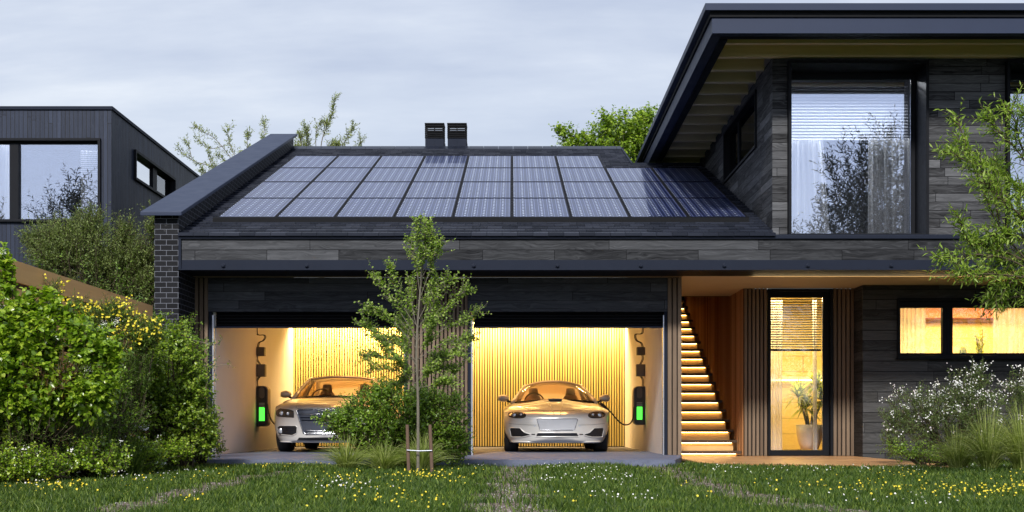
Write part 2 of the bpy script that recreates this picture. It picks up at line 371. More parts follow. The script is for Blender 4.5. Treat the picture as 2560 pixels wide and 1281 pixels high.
# stairwell
roofline = lambda x0, x1, y0, y1, zt: MB().prism([(y0, -.1), (y1, -.1), (y1, zt), (18.95+(zt+.16-3.30)/.345, zt), (y0, 3.30+.345*(y0-18.95)-.16)], 'x', x0, x1)
sw = prt(roofline(XS+.012, XS+.2, YE+.05, 29.2, 4.3), 'stairwell_wall', BATTEN_BACK)
b = MB(); n = 46
for i in range(n):
    ya = YE+.052+i*.16; b.box(XS-.004, XS+.011, ya, ya+.11, -.05, min(4.29, 3.30+.345*(ya-18.95)-.18))
prt(b, 'batten_lining', BATTEN_RED, sw)
prt(roofline(XG1+.222, XP, YD+.055, 29.2, 4.3), 'stairwell_side', PLASTER)
prt(MB().box(XP+.001, XS+.01, 29.0, 29.2, -.1, 4.3), 'stairwell_back', BATTEN_BACK)
prt(MB().box(XP, XS+.01, 22.902, 29.2, 4.3, 4.4).box(XP+.001, XS-.021, 22.902, 23.0, ZS, 4.299), 'stairwell_ceiling', BATTEN_BACK)

# ground floor wall on the right with its long window
WZ0, WZ1, WX0 = 1.60, 2.545, 6.40
b = MB(); b.box(XR, WX0, YR, YR+.55, -.12, ZS).box(WX0, XE, YR, YR+.3, -.12, WZ0).box(WX0, XE, YR, YR+.3, WZ1, ZS).box(9.6, XE, YR, YR+.3, WZ0, WZ1)
prt(b, 'ground_floor_wall', CHARRED_RIGHT)
wn = MB().frame(WX0-.025, 9.62, WZ0-.025, WZ1+.025, YR-.05, YR+.16, .045); wn.box(WX0-.05, 9.64, YR-.075, YR-.0, WZ0-.045, WZ0-.025)
wn.box(WX0+.02, 9.5, YR+.03, YR+.12, WZ1-.13, WZ1-.02).box(WX0+.02, 9.5, YR+.03, YR+.12, WZ0+.02, WZ0+.065)
wn.box(7.14, 7.31, YR+.02, YR+.12, WZ0+.065, WZ1-.13).box(8.62, 8.76, YR+.02, YR+.12, WZ0+.065, WZ1-.13)
w1 = prt(wn, 'window', BLACKFRAME, bevel=.004)
prt(MB().box(7.225, 7.235, YR+.012, YR+.019, WZ0+.07, WZ1-.13), 'sash_seam', STEEL, w1)
for xa, xb in ((WX0+.02, 7.14), (7.31, 8.62), (8.76, 9.57)): prt(MB().box(xa, xb, YR+.07, YR+.085, WZ0+.066, WZ1-.131), 'pane', GLASS_ROOM, w1)
# kitchen room behind it
def room(x0, x1, y0, y1, z0, z1, mwall, mfloor=None, name='room'):
    b = MB(); t = .05
    b.box(x0-t, x0, y0, y1, z0, z1).box(x1, x1+t, y0, y1, z0, z1).box(x0-t, x1+t, y1, y1+t, z0, z1).box(x0, x1, y0, y1, z1, z1+t)
    o = prt(b, name, mwall); prt(MB().box(x0-t, x1+t, y0, y1, z0-t, z0-.001), 'room_floor', mfloor or mwall, o); return o
room(6.1, 10.3, YR+.31, YR+2.9, -.05, 2.74, ROOM_WOOD, DECK_WOOD, 'right_room_walls'.replace('right_', 'kitchen_'))
# entry glazed door / tall window
EX0, EX1 = 4.335, 5.44
fr = MB().box(EX0, EX0+.045, YE-.09, YE+.12, -.05, 2.78).box(EX1-.045, EX1, YE-.09, YE+.12, -.05, 2.78).box(EX0+.045, EX1-.045, YE-.09, YE+.12, 2.735, 2.78)
fr.box(EX0+.045, EX0+.07, YE+.02, YE+.1, -.05, 2.735).box(EX1-.15, EX1-.045, YE+.02, YE+.1, -.05, 2.735).box(EX0+.07, EX1-.15, YE+.02, YE+.1, 2.64, 2.735).box(EX0+.07, EX1-.15, YE+.02, YE+.1, -.05, .045)
d1 = prt(fr, 'entrance_door', BLACKFRAME, bevel=.004)
prt(MB().box(EX0+.071, EX1-.151, YE+.055, YE+.07, .046, 2.639), 'pane', GLASS_ROOM, d1)
prt(MB().box(EX0+.072, EX1-.152, YE+.13, YE+.155, 1.735, 1.755), 'bottom_bar', BLACK, d1)
b = MB()
for i in range(21):
    z = 2.62-.0425*i; b.prism([(YE+.125, z-.016), (YE+.150, z+.002), (YE+.150, z+.008), (YE+.125, z-.004)], 'x', EX0+.073, EX1-.153)
for x in (EX0+.19, EX1-.27): b.box(x, x+.006, YE+.120, YE+.123, 1.75, 2.63)
prt(b, 'blind_slats', BLACK, d1)
room(4.2, 6.05, YE+.18, YE+2.9, -.05, 2.74, ROOM_WOOD, DECK_WOOD, 'hall_walls')
prt(MB().box(4.201, 6.049, YE+2.70, YE+2.899, 1.36, 1.40), 'wall_shelf', PLASTER)
prt(MB().box(4.21, 6.04, YE+2.86, YE+2.89, 1.325, 1.345), 'shelf_led', m_emit('shelf_led', (1, .80, .42), 7))
prt(MB().box(4.05, 4.2, YE+.052, YE+.3, -.05, 2.78).box(EX1+.02, XR+.05, YE+.052, YE+.3, -.05, 2.78).box(4.2, EX1+.02, YE+.13, YE+.3, 2.742, 2.785), 'inner_wall', BATTEN_BACK)

# upper floor
UX0, UX1, UZ0, UZ1 = 4.165, 6.255, 3.335, 5.93
VX0, VX1 = 7.45, 9.6
b = MB(); T = .18
b.box(XS, UX0, YW, YW+T, 3.302, 6.02).box(UX0, UX1, YW, YW+T, UZ1, 6.02).box(UX1, VX0, YW, YW+T, 3.302, 6.02).box(VX0, VX1, YW, YW+T, UZ1, 6.02).box(VX1, XE, YW, YW+T, 3.302, 6.02)
prt(b, 'upper_wall', CHARRED)
SY0, SY1, SZ0, SZ1 = 20.42, 23.5, 4.93, 5.86
b = MB(); y0 = YW+T+.001
b.box(XS, XS+T, y0, SY0, 2.95, 6.02).box(XS, XS+T, SY0, SY1, 2.95, SZ0).box(XS, XS+T, SY0, SY1, SZ1, 6.02).box(XS, XS+T, SY1, 31, 2.95, 6.02)
prt(b, 'upper_side_wall', CHARRED)
# side window (in the wall that faces left)
b = MB(); t = .04
b.box(XS-.03, XS+.12, SY0, SY1, SZ0, SZ0+t).box(XS-.03, XS+.12, SY0, SY1, SZ1-t, SZ1).box(XS-.03, XS+.12, SY0, SY0+t, SZ0+t, SZ1-t).box(XS-.03, XS+.12, SY1-t, SY1, SZ0+t, SZ1-t)
b.box(XS+.06, XS+.11, 22.4, 22.5, SZ0+t, SZ1-t)
o = prt(b, 'side_window', BLACKFRAME)
prt(MB().box(XS+.085, XS+.095, SY0+t, 22.4, SZ0+t, SZ1-t).box(XS+.085, XS+.095, 22.5, SY1-t, SZ0+t, SZ1-t), 'pane', GLASS_DARK, o)
def upper_window(x0, x1):
    YG = 19.62
    b = MB(); b.frame(x0-.01, x1+.01, UZ0-.03, UZ1+.02, YW-.10, YG+.06, .045)
    b.box(x0+.035, x1-.035, YG-.0, YG+.05, UZ1-.13, UZ1-.025).box(x0+.035, x1-.035, YG, YG+.05, UZ0+.015, UZ0+.07)
    b.box(x0+.035, x0+.06, YG, YG+.05, UZ0+.07, UZ1-.13).box(x1-.10, x1-.035, YG, YG+.05, UZ0+.07, UZ1-.13)
    w = prt(b, 'picture_window', BLACKFRAME, bevel=.004)
    prt(MB().box(x0+.061, x1-.101, YG+.02, YG+.032, UZ0+.071, UZ1-.131), 'pane', GLASS_SKY, w)
    b = MB()
    for i in range(19):
        z = UZ1-.16-.048*i; b.prism([(YG+.10, z-.020), (YG+.125, z+.010), (YG+.125, z+.014), (YG+.10, z-.016)], 'x', x0+.07, x1-.11)
    prt(b, 'blind_slats', m_simple('grey_blind', (.10, .105, .12), .5), w)
    prt(MB().box(x0-.09, x0+.03, YG+.061, YG+.2, UZ0-.1, UZ1+.08).box(x1-.03, x1+.09, YG+.061, YG+.2, UZ0-.1, UZ1+.08).box(x0+.03, x1-.03, YG+.061, YG+.2, UZ1-.02, UZ1+.08), 'inner_jamb', ROOM_DARK, w)
upper_window(UX0, UX1); upper_window(VX0, VX1)
room(XS+T+.01, 10.4, YW+T+.01, 24, 3.22, 5.99, ROOM_DARK, None, 'upper_room_walls')
prt(MB().box(XS-.12, XE, 18.99, 19.085, 3.302, 3.318), 'sill_flashing', STEEL)

# flat upper roof: rafters, deck, two-step fascia (it drops slightly towards the back)
dz = lambda y: -.0115*(y-18)
def slope_box(b, x0, x1, y0, y1, z0, z1):
    return b.add([(x0,y0,z0+dz(y0)),(x1,y0,z0+dz(y0)),(x1,y1,z0+dz(y1)),(x0,y1,z0+dz(y1)),(x0,y0,z1+dz(y0)),(x1,y0,z1+dz(y0)),(x1,y1,z1+dz(y1)),(x0,y1,z1+dz(y1))],
                 [(0,3,2,1),(4,5,6,7),(0,1,5,4),(1,2,6,5),(2,3,7,6),(3,0,4,7)])
YB = 31.5
b = MB(); slope_box(b, 2.72, XE, 17.90, YB, 6.31, 6.41); ur = prt(b, 'flat_roof', STEEL_FASCIA, bevel=.004)
b = MB(); slope_box(b, 2.83, XE, 17.99, 18.14, 6.012, 6.235); slope_box(b, 2.83, 2.98, 18.141, YB, 6.012, 6.235); prt(b, 'fascia', STEEL_FASCIA, ur, bevel=.003)
b = MB(); slope_box(b, 2.80, XE, 17.965, 18.14, 6.237, 6.308); slope_box(b, 2.80, 2.98, 18.141, YB, 6.237, 6.308); prt(b, 'shadow_gap_trim', BLACK, ur)
b = MB(); slope_box(b, 2.982, XE, 18.142, YB, 6.20, 6.30); prt(b, 'roof_boards', RAFTER, ur)
b = MB(); slope_box(b, 2.985, 3.10, 18.29, YB, 6.008, 6.19); slope_box(b, 2.985, XE, 18.145, 18.25, 6.008, 6.19); prt(b, 'edge_beam', BLACK, ur)
for k in range(19):
    y = 18.46+.674*k
    b = MB(); x1 = XE if y < 19.18 else XS-.003
    slope_box(b, 3.102, x1, y, y+.085, 6.02, 6.198); prt(b, 'rafter', RAFTER, ur)

# tiled roof
SL = .345; zr = lambda y: 3.30+SL*(y-18.95)
ang = math.atan(SL)
tiles = MB()
base = prt(MB().prism([(18.95, 3.302), (28.8, zr(28.8)-.02), (33, 5.2), (33, 5.1), (28.8, zr(28.8)-.16), (19.0, 3.305)], 'x', XL+.002, 2.45)
           .prism([(18.97, 3.303), (26.3, zr(26.3)-.02), (27.5, 5.2), (27.5, 5.1), (26.3, zr(26.3)-.16), (19.0, 3.305)], 'x', 2.451, XS-.003), 'roof_deck', BLACK)
ncrs = 47; ey = (28.8-18.93)/ncrs
for j in range(ncrs):
    ya = 18.93+j*ey; off = (j % 2)*.115
    yb = ya+ey+.03
    xend = 2.46 if ya > 26.25 else XS-.004
    x = XL+.004-off
    while x < xend:
        xa, xb = max(x+.0025, XL+.004), min(x+.23-.0025, xend); x += .23
        if xb-xa < .02: continue
        l = rng.uniform(0, .004); z0 = zr(ya)+.038+l; z1 = zr(yb)+.012; h = .022 if j else .045
        tiles.add([(xa,ya,z0-h),(xb,ya,z0-h),(xb,yb,z1-h*.6),(xa,yb,z1-h*.6),(xa,ya,z0),(xb,ya,z0),(xb,yb,z1),(xa,yb,z1)],
                  [(0,3,2,1),(4,5,6,7),(0,1,5,4),(1,2,6,5),(2,3,7,6),(3,0,4,7)])
rt = prt(tiles, 'tiled_roof', TILE)
b = MB()
x = XL+.01
while x < 2.4:
    b.prism([(28.62, zr(28.62)+.05), (28.80, zr(28.8)+.085), (28.98, zr(28.62)+.05), (28.98, zr(28.62)+.02), (28.80, zr(28.8)+.05), (28.62, zr(28.62)+.02)], 'x', x+.003, min(x+.33, 2.46)); x += .333
prt(b, 'ridge_tiles', TILE, rt)
b = MB().box(2.47, XS-.01, 26.24, 26.45, zr(26.3)-.02, zr(26.3)+.045); prt(b, 'upper_edge_trim', STEEL, rt)
b = MB().prism([(26.3, zr(26.3)-.1), (28.85, zr(28.85)-.1), (28.85, zr(28.85)+.05), (26.3, zr(26.3)+.05)], 'x', 2.462, 2.50); prt(b, 'verge_trim', STEEL, rt)
# twin flues at the ridge
for x0, x1 in ((1063, 1109.5), (1119, 1165.5)):
    yc = 29.05; xa, xb = PX(x0, yc), PX(x1, yc); ya, yb = yc, yc+.42; z0 = 6.1; zt = PZ(308, yc); zm = PZ(347, yc)
    c = prt(MB().box(xa, xb, ya, yb, z0, zm).box((xa+xb)/2-.006, (xa+xb)/2+.006, ya-.006, ya, 6.7, zm-.01).box(xb+.002, xb+.02, ya+.05, yb-.05, z0, zm-.06), 'chimney', STEEL)
    b = MB()
    for i in range(7):
        z = zm+.02+i*(zt-zm-.04)/7; b.frame(xa-.005, xb+.005, 0, 1, 0, 0, 0) if False else None
        h = .022
        b.box(xa-.008, xb+.008, ya-.012, ya+.01, z, z+h).box(xa-.008, xb+.008, yb-.01, yb+.012, z, z+h).box(xa-.008, xa+.012, ya+.01, yb-.01, z, z+h).box(xb-.012, xb+.008, ya+.01, yb-.01, z, z+h)
    for (qx, qy) in ((xa+.012, ya+.012), (xb-.034, ya+.012), (xa+.012, yb-.034), (xb-.034, yb-.034), ((xa+xb)/2-.008, ya+.012)): b.box(qx, qx+.02, qy, qy+.02, zm, zt-.02)
    b.box(xa+.04, xb-.04, ya+.06, yb-.06, zm, zm+.20)
    b.box(xa-.012, xb+.012, ya-.015, yb+.015, zt-.022, zt)
    prt(b, 'louvre_cap', BLACK, c)

# solar panels
def _():
    m, t = mat('solar_cells'); x, y, z = t.sep(t.obj())      # x 0..0.9 across, y 0..1.87 up the slope
    cw, ch = .148, .1525
    u = t.math('DIVIDE', t.math('SUBTRACT', x, .003), cw); v = t.math('DIVIDE', t.math('SUBTRACT', y, .018), ch)
    fu = t.math('ABSOLUTE', t.math('SUBTRACT', t.math('FRACT', u), .5)); fv = t.math('ABSOLUTE', t.math('SUBTRACT', t.math('FRACT', v), .5))
    dot = t.math('GREATER_THAN', t.math('ADD', fu, fv), .865)
    grid = t.math('MAXIMUM', t.math('GREATER_THAN', fu, .487), t.math('GREATER_THAN', fv, .490))
    bus = t.math('LESS_THAN', t.math('ABSOLUTE', t.math('SUBTRACT', fu, .21)), .02)
    wn = t.n('ShaderNodeTexWhiteNoise', {'Vector': t.comb(t.math('FLOOR', u), t.math('FLOOR', v), 0)}).outputs[0]
    c = t.mix(wn, (.004, .008, .030), (.008, .014, .055))
    c = t.mix(t.math('MULTIPLY', bus, .75), c, (.30, .34, .50)); c = t.mix(t.math('MULTIPLY', grid, .35), c, (.16, .19, .32)); c = t.mix(dot, c, (.85, .92, 1))
    t.out(t.pbsdf(c, .3, 0, None, .2, .40, .02, **{'Coat IOR': 1.45, 'Coat Tint': (.66, .74, 1, 1)}))
    return m
SOLAR = _()
PFRAME = m_simple('panel_frame', (.006, .006, .008), .6, 0, .1)
rownames = ['bottom', 'third', 'second', 'top']
colnames9 = ['leftmost', 'second from the left', 'third from the left', 'fourth from the left', 'middle', 'fourth from the right', 'third from the right', 'second from the right', 'rightmost']
colnames7 = ['leftmost', 'second from the left', 'third from the left', 'middle', 'third from the right', 'second from the right', 'rightmost']
PW, PL = .922, 1.80/math.cos(ang)
Rot = Matrix.Rotation(ang, 4, 'X')
def panel_base():
    e = bpy.data.objects.new('solar_panel', None); COL.objects.link(e)
    b = MB(); w, l = PW-.008, PL-.008; q = .024
    b.box(0, w, 0, q, -.035, .008).box(0, w, l-q, l, -.035, .008).box(0, q, q, l-q, -.035, .008).box(w-q, w, q, l-q, -.035, .008)
    WORG[e.name] = Vector((0, 0, 0)); f = b.build('frame', PFRAME, e)
    g = MB().box(q, w-q, q, l-q, -.01, .003)
    g.v = [(a-q, c-q, d) for a, c, d in g.v]
    c = g.build('glass', SOLAR, e); c.location = (q, q, 0)
    return e, [f, c]
pb, pch = panel_base(); first = True
for r in range(4):
    ks = range(-5, 4) if r < 3 else range(-5, 2)
    for i, k in enumerate(ks):
        if first: e = pb; first = False
        else:
            e = pb.copy(); COL.objects.link(e)
            for c in pch:
                c2 = c.copy(); COL.objects.link(c2); c2.parent = e
        yy = 19.84+1.80*r
        e.location = (k*PW+.004, yy, zr(yy)+.10); e.rotation_euler = (ang, 0, 0)
        nm = (colnames9 if r < 3 else colnames7)[i]
        extra = ' mirroring the %s chimney' % ('left' if k == -2 else 'right') if False else ''
        tag(e, 'solar panel, %s in the %s roof row%s' % (nm, rownames[r], '' if r in (0, 3) else ' from the top'), 'solar panel', 'solar panels on the tiled roof')
rl = MB()
def rail(y, xa, xb): rl.prism([(y-.03, zr(y-.03)+.0), (y+.03, zr(y+.03)+.0), (y+.03, zr(y+.03)+.07), (y-.03, zr(y-.03)+.07)], 'x', xa, xb)
for r in range(4):
    rail(19.84+1.8*r+.35, -4.60, 3.66 if r < 3 else 1.82); rail(19.84+1.8*r+1.4, -4.60, 3.66 if r < 3 else 1.82)
rl.prism([(19.80, zr(19.80)+.035), (19.835, zr(19.83)+.035), (19.835, zr(19.835)+.115), (19.80, zr(19.80)+.10)], 'x', -4.66, 3.69)
prt(rl, 'panel_rails', BLACK, rt)

# ------------------------------------------------------------------ neighbour house, fence, deck
NH = empty('neighbour_house', (-10, 27, 0), 'blue black house clad in vertical boards behind the wooden fence', 'house')
NX, NY, NZ = -7.56, 24.0, 6.42
nx0, nx1, nz0, nz1 = -16.0, PX(253, 24), PZ(556, 24), PZ(347, 24)
b = MB(); b.box(-18, NX, NY, NY+.2, -.2, nz0).box(-18, NX, NY, NY+.2, nz1, NZ).box(nx1, NX, NY, NY+.2, nz0, nz1)
prt(b, 'front_wall', NEIGHBOUR_WALL, NH)
a0, a1, c0, c1 = 25.42, 28.45, 5.38, 5.98
b = MB(); b.box(NX-.2, NX-.001, NY+.201, a0, -.2, NZ).box(NX-.2, NX-.001, a0, a1, -.2, c0).box(NX-.2, NX-.001, a0, a1, c1, NZ).box(NX-.2, NX-.001, a1, 36, -.2, NZ)
prt(b, 'side_wall', NEIGHBOUR_WALL, NH)
prt(MB().box(-18, NX+.03, NY-.03, 36, NZ, NZ+.06), 'roof', STEEL, NH)
b = MB(); b.frame(nx0, nx1, nz0, nz1, NY-.06, NY+.12, .05).box(nx0+.05, nx1-.03, NY+.06, NY+.12, nz1-.09, nz1-.05)
xm0, xm1 = PX(28, 24.1), PX(50, 24.1); b.box(xm0, xm1, NY+.02, NY+.12, nz0+.05, nz1-.09)
w = prt(b, 'window', BLACKFRAME, NH, bevel=.004)
prt(MB().box(nx0+.05, xm0, NY+.09, NY+.1, nz0+.05, nz1-.09).box(xm1, nx1-.05, NY+.09, NY+.1, nz0+.05, nz1-.09), 'pane', GLASS_SKY, w)
b = MB()
for i in range(15): z = nz1-.11-.030*i*1.3; b.box(xm1, nx1-.05, NY+.16, NY+.18, z, z+.014)
prt(b, 'blind_slats', MATS['grey_blind'], w)
b = MB(); t = .05; b.box(NX-.15, NX+.05, a0, a1, c0, c0+t).box(NX-.15, NX+.05, a0, a1, c1-t, c1).box(NX-.15, NX+.05, a0, a0+t, c0+t, c1-t).box(NX-.15, NX+.05, a1-t, a1, c0+t, c1-t).box(NX-.1, NX-.03, 26.9, 27.2, c0+t, c1-t)
w = prt(b, 'side_window', BLACKFRAME, NH)
prt(MB().box(NX-.08, NX-.07, a0+t, 26.9, c0+t, c1-t), 'pane', m_glass('mirror_like_glass', .85), w); prt(MB().box(NX-.08, NX-.07, 27.2, a1-t, c0+t, c1-t), 'pane', GLASS_DARK, w)
b = MB(); t = .05; b.box(-17.9, NX-.25, 27.5, 27.6, 3, NZ-.1).box(-17.9, NX-.25, NY+.25, 27.5, nz0-.4, nz0-.35).box(-17.9, NX-.25, NY+.25, 27.5, NZ-.15, NZ-.05); prt(b, 'room_walls', ROOM_DARK, NH)

FN = empty('fence', (-5.36, 16, -.1), 'orange brown horizontal board fence running back to the brick wall', 'fence')
xf = -5.36
for (zt, zb) in ((2.25, 2.02), (1.95, 1.72), (1.65, 1.42), (1.35, 1.12), (1.05, .82), (.75, .52), (.45, .22)):
    prt(MB().box(xf-.03, xf, 6.0, 18.98, zb, zt), 'fence_board', FENCE_WOOD, FN)
for y in (7.2, 10, 12.9, 15.8, 18.8): prt(MB().box(xf-.13, xf-.032, y-.05, y+.05, -.2, 2.2), 'fence_post', m_simple('fence_post_wood', (.09, .045, .02), .7), FN)
prt(MB().box(xf-.20, xf-.17, 6, 18.9, -.1, 2.18), 'backing_panel', m_simple('fence_backing', (.03, .022, .016), .8), FN)

dk = MB(); y = 15.95
def deck_x0(y): return 2.66 if y > 18.2 else 2.70+max(0, (17.6-y))*1.9
while y < 21.6:
    x0 = deck_x0(y); x1 = 5.80 if y < YR-.15 else 5.79
    if x1 > x0+.1: dk.box(x0, x1, y, y+.138, -.085, -.055-rng.uniform(0, .002))
    y += .144
tag(dk.build('wooden_deck', DECK_WOOD), kind='structure')
gm = MB(); gm.add([(-400, -60, -.1), (400, -60, -.1), (400, 900, -.1), (-400, 900, -.1)], [(0, 1, 2, 3)])
tag(gm.build('ground', SOIL), kind='structure')

# curtains (hang inside, so each is a thing of its own)
def curtain(x0, x1, y, z0, z1, waves, label, amp=.035, seed=0, taper=0):
    r = random.Random(seed); n = waves*8; vs = []; fs = []; nz = 14; ph = [r.uniform(-.6, .6) for _ in range(waves+2)]
    for j in range(nz+1):
        v = j/nz
        for i in range(n+1):
            u = i/n; a = u*waves*2*math.pi+ph[int(u*waves)]*.0; aa = amp*(.6+.4*(1-v)+.25*math.sin(u*9+seed))
            xx = x0+(x1-x0)*u*(1-taper*v)+math.sin(u*23+v*2)*.008
            vs.append((xx, y+math.sin(a+.5*math.sin(v*3+u*8))*aa, z0+(z1-z0)*v))
    for j in range(nz):
        for i in range(n): q = j*(n+1)+i; fs.append((q, q+1, q+n+2, q+n+1))
    o = MB().add(vs, fs).build('curtain', CURTAIN, None, ((x0+x1)/2, y, z0), smooth=True)
    return tag(o, label, 'curtain')
curtain(PX(1976, 19.95), PX(2080, 19.95), 20.0, 3.27, 4.98, 6, 'sheer white curtain at the left edge of the big upper window', seed=1, taper=.2)
curtain(PX(2172, 19.95), PX(2292, 19.95), 20.0, 3.27, 4.98, 6, 'sheer white curtain at the right edge of the big upper window', seed=2)
curtain(7.5, 8.3, 20.0, 3.27, 5.85, 7, 'sheer white curtain in the upper window cut by the right image edge', seed=3)
curtain(-11.0, PX(26, 24.5), 24.45, 3.9, 6.1, 12, 'white curtain in the narrow left pane of the neighbour window', seed=4)
curtain(PX(203, 24.5), PX(252, 24.5), 24.45, 3.9, 5.75, 4, 'white curtain beside the right frame of the neighbour window', seed=5)
curtain(EX0+.09, EX0+.36, YE+.45, -.04, 2.65, 5, 'sheer curtain hanging at the left side of the glazed entrance', amp=.03, seed=6)
curtain(EX1-.21, EX1-.14, YE+.5, -.04, 2.65, 3, 'sheer curtain hanging behind the potted dracaena', amp=.03, seed=7)
curtain(WX0+.04, 6.98, YR+.4, .8, 2.6, 7, 'sheer curtain in the left pane of the ground floor window', amp=.03, seed=8)
curtain(8.12, 8.75, YR+.4, .8, 2.6, 7, 'sheer curtain near the right end of the ground floor window', amp=.03, seed=9)

# ------------------------------------------------------------------ chargers, boxes, cables
CHB = m_simple('charger_black', (.012, .012, .012), .35)
CHS = m_simple('charger_side', (.22, .17, .12), .4)
GREEN = m_emit('green_display', (.08, .95, .06), 1.6)
GREYBAR = m_simple('grey_bar', (.45, .45, .42), .4)
BOXM = m_simple('grey_box', (.10, .085, .07), .5)
CABLE = m_simple('black_cable', (.015, .013, .012), .5)
def charger(xw, sgn, yc, z0, z1, side):      # xw: wall plane, sgn: direction away from the wall
    e = empty('wall_charger', (xw, yc, z0), 'black charging station with green battery display on the %s garage wall' % side, 'charging station')
    w = .21; d = .26; r = .085; pts = []
    def prof(w, r, z0, z1):
        p = [(0, z0), (0, z1)]
        for k in range(7): a = math.pi/2-k*math.pi/12; p.append((w-r+r*math.cos(a), z1-r+r*math.sin(a)))
        for k in range(7): a = -k*math.pi/12; p.append((w-r+r*math.cos(a), z0+r+r*math.sin(a)))
        return p
    q = [(xw+sgn*(x+.004), z) for x, z in prof(w, r, z0, z1)]
    MB().prism(q, 'y', yc, yc+d).build('housing', CHS, e, bevel=.01)
    q = [(xw+sgn*(x+.010), z) for x, z in prof(w-.022, r-.01, z0+.012, z1-.012)]
    fp = MB().prism(q, 'y', yc-.012, yc-.0005).build('front_plate', CHB, e)
    x0, x1 = sorted((xw+sgn*.055, xw+sgn*.155)); h = z1-z0
    MB().box(x0, x1, yc-.016, yc-.0125, z0+h*.14, z0+h*.47).build('display', GREEN, e)
    for k in range(3):
        MB().box(x0, x1, yc-.016, yc-.0125, z0+h*(.49+.037*k), z0+h*(.505+.037*k)).build('indicator_bar', GREYBAR, e)
    xc = (x0+x1)/2; pl = []
    for k in range(16):
        a = 2*math.pi*k/16; pl.append((xc+.048*math.cos(a), z0+h*.83+(.055 if math.sin(a) > 0 else -.055)+.048*math.sin(a)))
    MB().prism(pl, 'y', yc-.018, yc-.0125).build('sensor_window', BOXM, e)
    return e
YL_, YRc = 23.3, 23.1
charger(XG0, 1, YL_, PZ(1067, YL_), PZ(965, YL_), 'left'); charger(XG1, -1, YRc, PZ(1063, YRc), PZ(966, YRc), 'right')
for (xw, sg, y, name, spec) in ((XG0, 1, YL_, 'left', ((868, 890), (911, 942))), (XG1, -1, YRc, 'right', ((868, 888), (911, 941)))):
    for (a, b_), w in zip(spec, ('upper', 'lower')):
        x0, x1 = sorted((xw+sg*.004, xw+sg*(.16 if w == 'lower' else .15)))
        e = empty('junction_box', (xw, y, PZ(b_, y)), '%s small grey junction box above the %s wall charger' % (w, name), 'junction box', 'junction boxes above the chargers')
        MB().box(x0, x1, y, y+.14, PZ(b_, y), PZ(a, y)).build('box_body', BOXM, e, bevel=.006)
        MB().box(x0+.012, x1-.012, y-.006, y-.0005, PZ(b_, y)+.012, PZ(a, y)-.012).build('box_lid', m_simple('box_lid', (.13, .11, .09), .5), e)
def smooth_path(pts, n=6):
    pts = [Vector(p) for p in pts]; out = []
    for i in range(len(pts)-1):
        p0, p1, p2, p3 = pts[max(i-1, 0)], pts[i], pts[i+1], pts[min(i+2, len(pts)-1)]
        for k in range(n):
            t = k/n; out.append(.5*((2*p1)+(p2-p0)*t+(2*p0-5*p1+4*p2-p3)*t*t+(3*p1-p0-3*p2+p3)*t**3))
    return out+[pts[-1]]
def conduit(pxs, y, label):
    e = empty('conduit', P(pxs[0][0][0], 820, y), label, 'conduit')
    for seg in pxs:
        for dx in (-.011, .011):
            MB().tube(smooth_path([P(a, b_, y+.05)+Vector((dx, 0, 0)) for a, b_ in seg]), .0085, 6).build('cable_run', CABLE, e, smooth=True)
conduit([[(642, 795), (642, 832), (648, 838), (659, 838), (663, 843), (658, 852), (648, 857), (645, 869)], [(643, 890), (643, 900), (650, 911)], [(650, 941), (643, 952), (643, 968)]], YL_, 'black cable conduit snaking down the left garage wall')
conduit([[(1608, 795), (1607, 828), (1602, 835), (1590, 836), (1588, 843), (1592, 852), (1603, 858), (1607, 869)], [(1606, 888), (1607, 898), (1601, 911)], [(1601, 940), (1607, 950), (1607, 968)]], YRc, 'black cable conduit snaking down the right garage wall')
e = tag(MB().tube(smooth_path([P(1585, 1018, 23.05), P(1583, 1045, 23.0), P(1574, 1060, 22.95), P(1560, 1062, 22.9), P(1545, 1052, 22.85), P(1529, 1033, 22.8), P(1514, 1019, 22.78), P(1502, 1010, 22.8)]), .013, 8).build('charging_cable', CABLE, None, P(1585, 1018, 23.05), smooth=True), 'charging cable looping from the right charger to the sports coupe', 'cable')
MB().tube([P(1520, 1025, 22.79), P(1509, 1015, 22.78), P(1500, 1008, 22.8)], [.02, .028, .03], 10).build('plug', CHB, e, smooth=True)
e = tag(MB().tube(smooth_path([P(668, 1010, 23.3), P(671, 1030, 23.2), P(677, 1048, 23.1), P(686, 1060, 23.0), P(694, 1064, 23.0)]), .014, 8).build('charging_cable', CABLE, None, P(668, 1010, 23.3), smooth=True), 'charging cable hanging from the left charger to the sedan', 'cable')

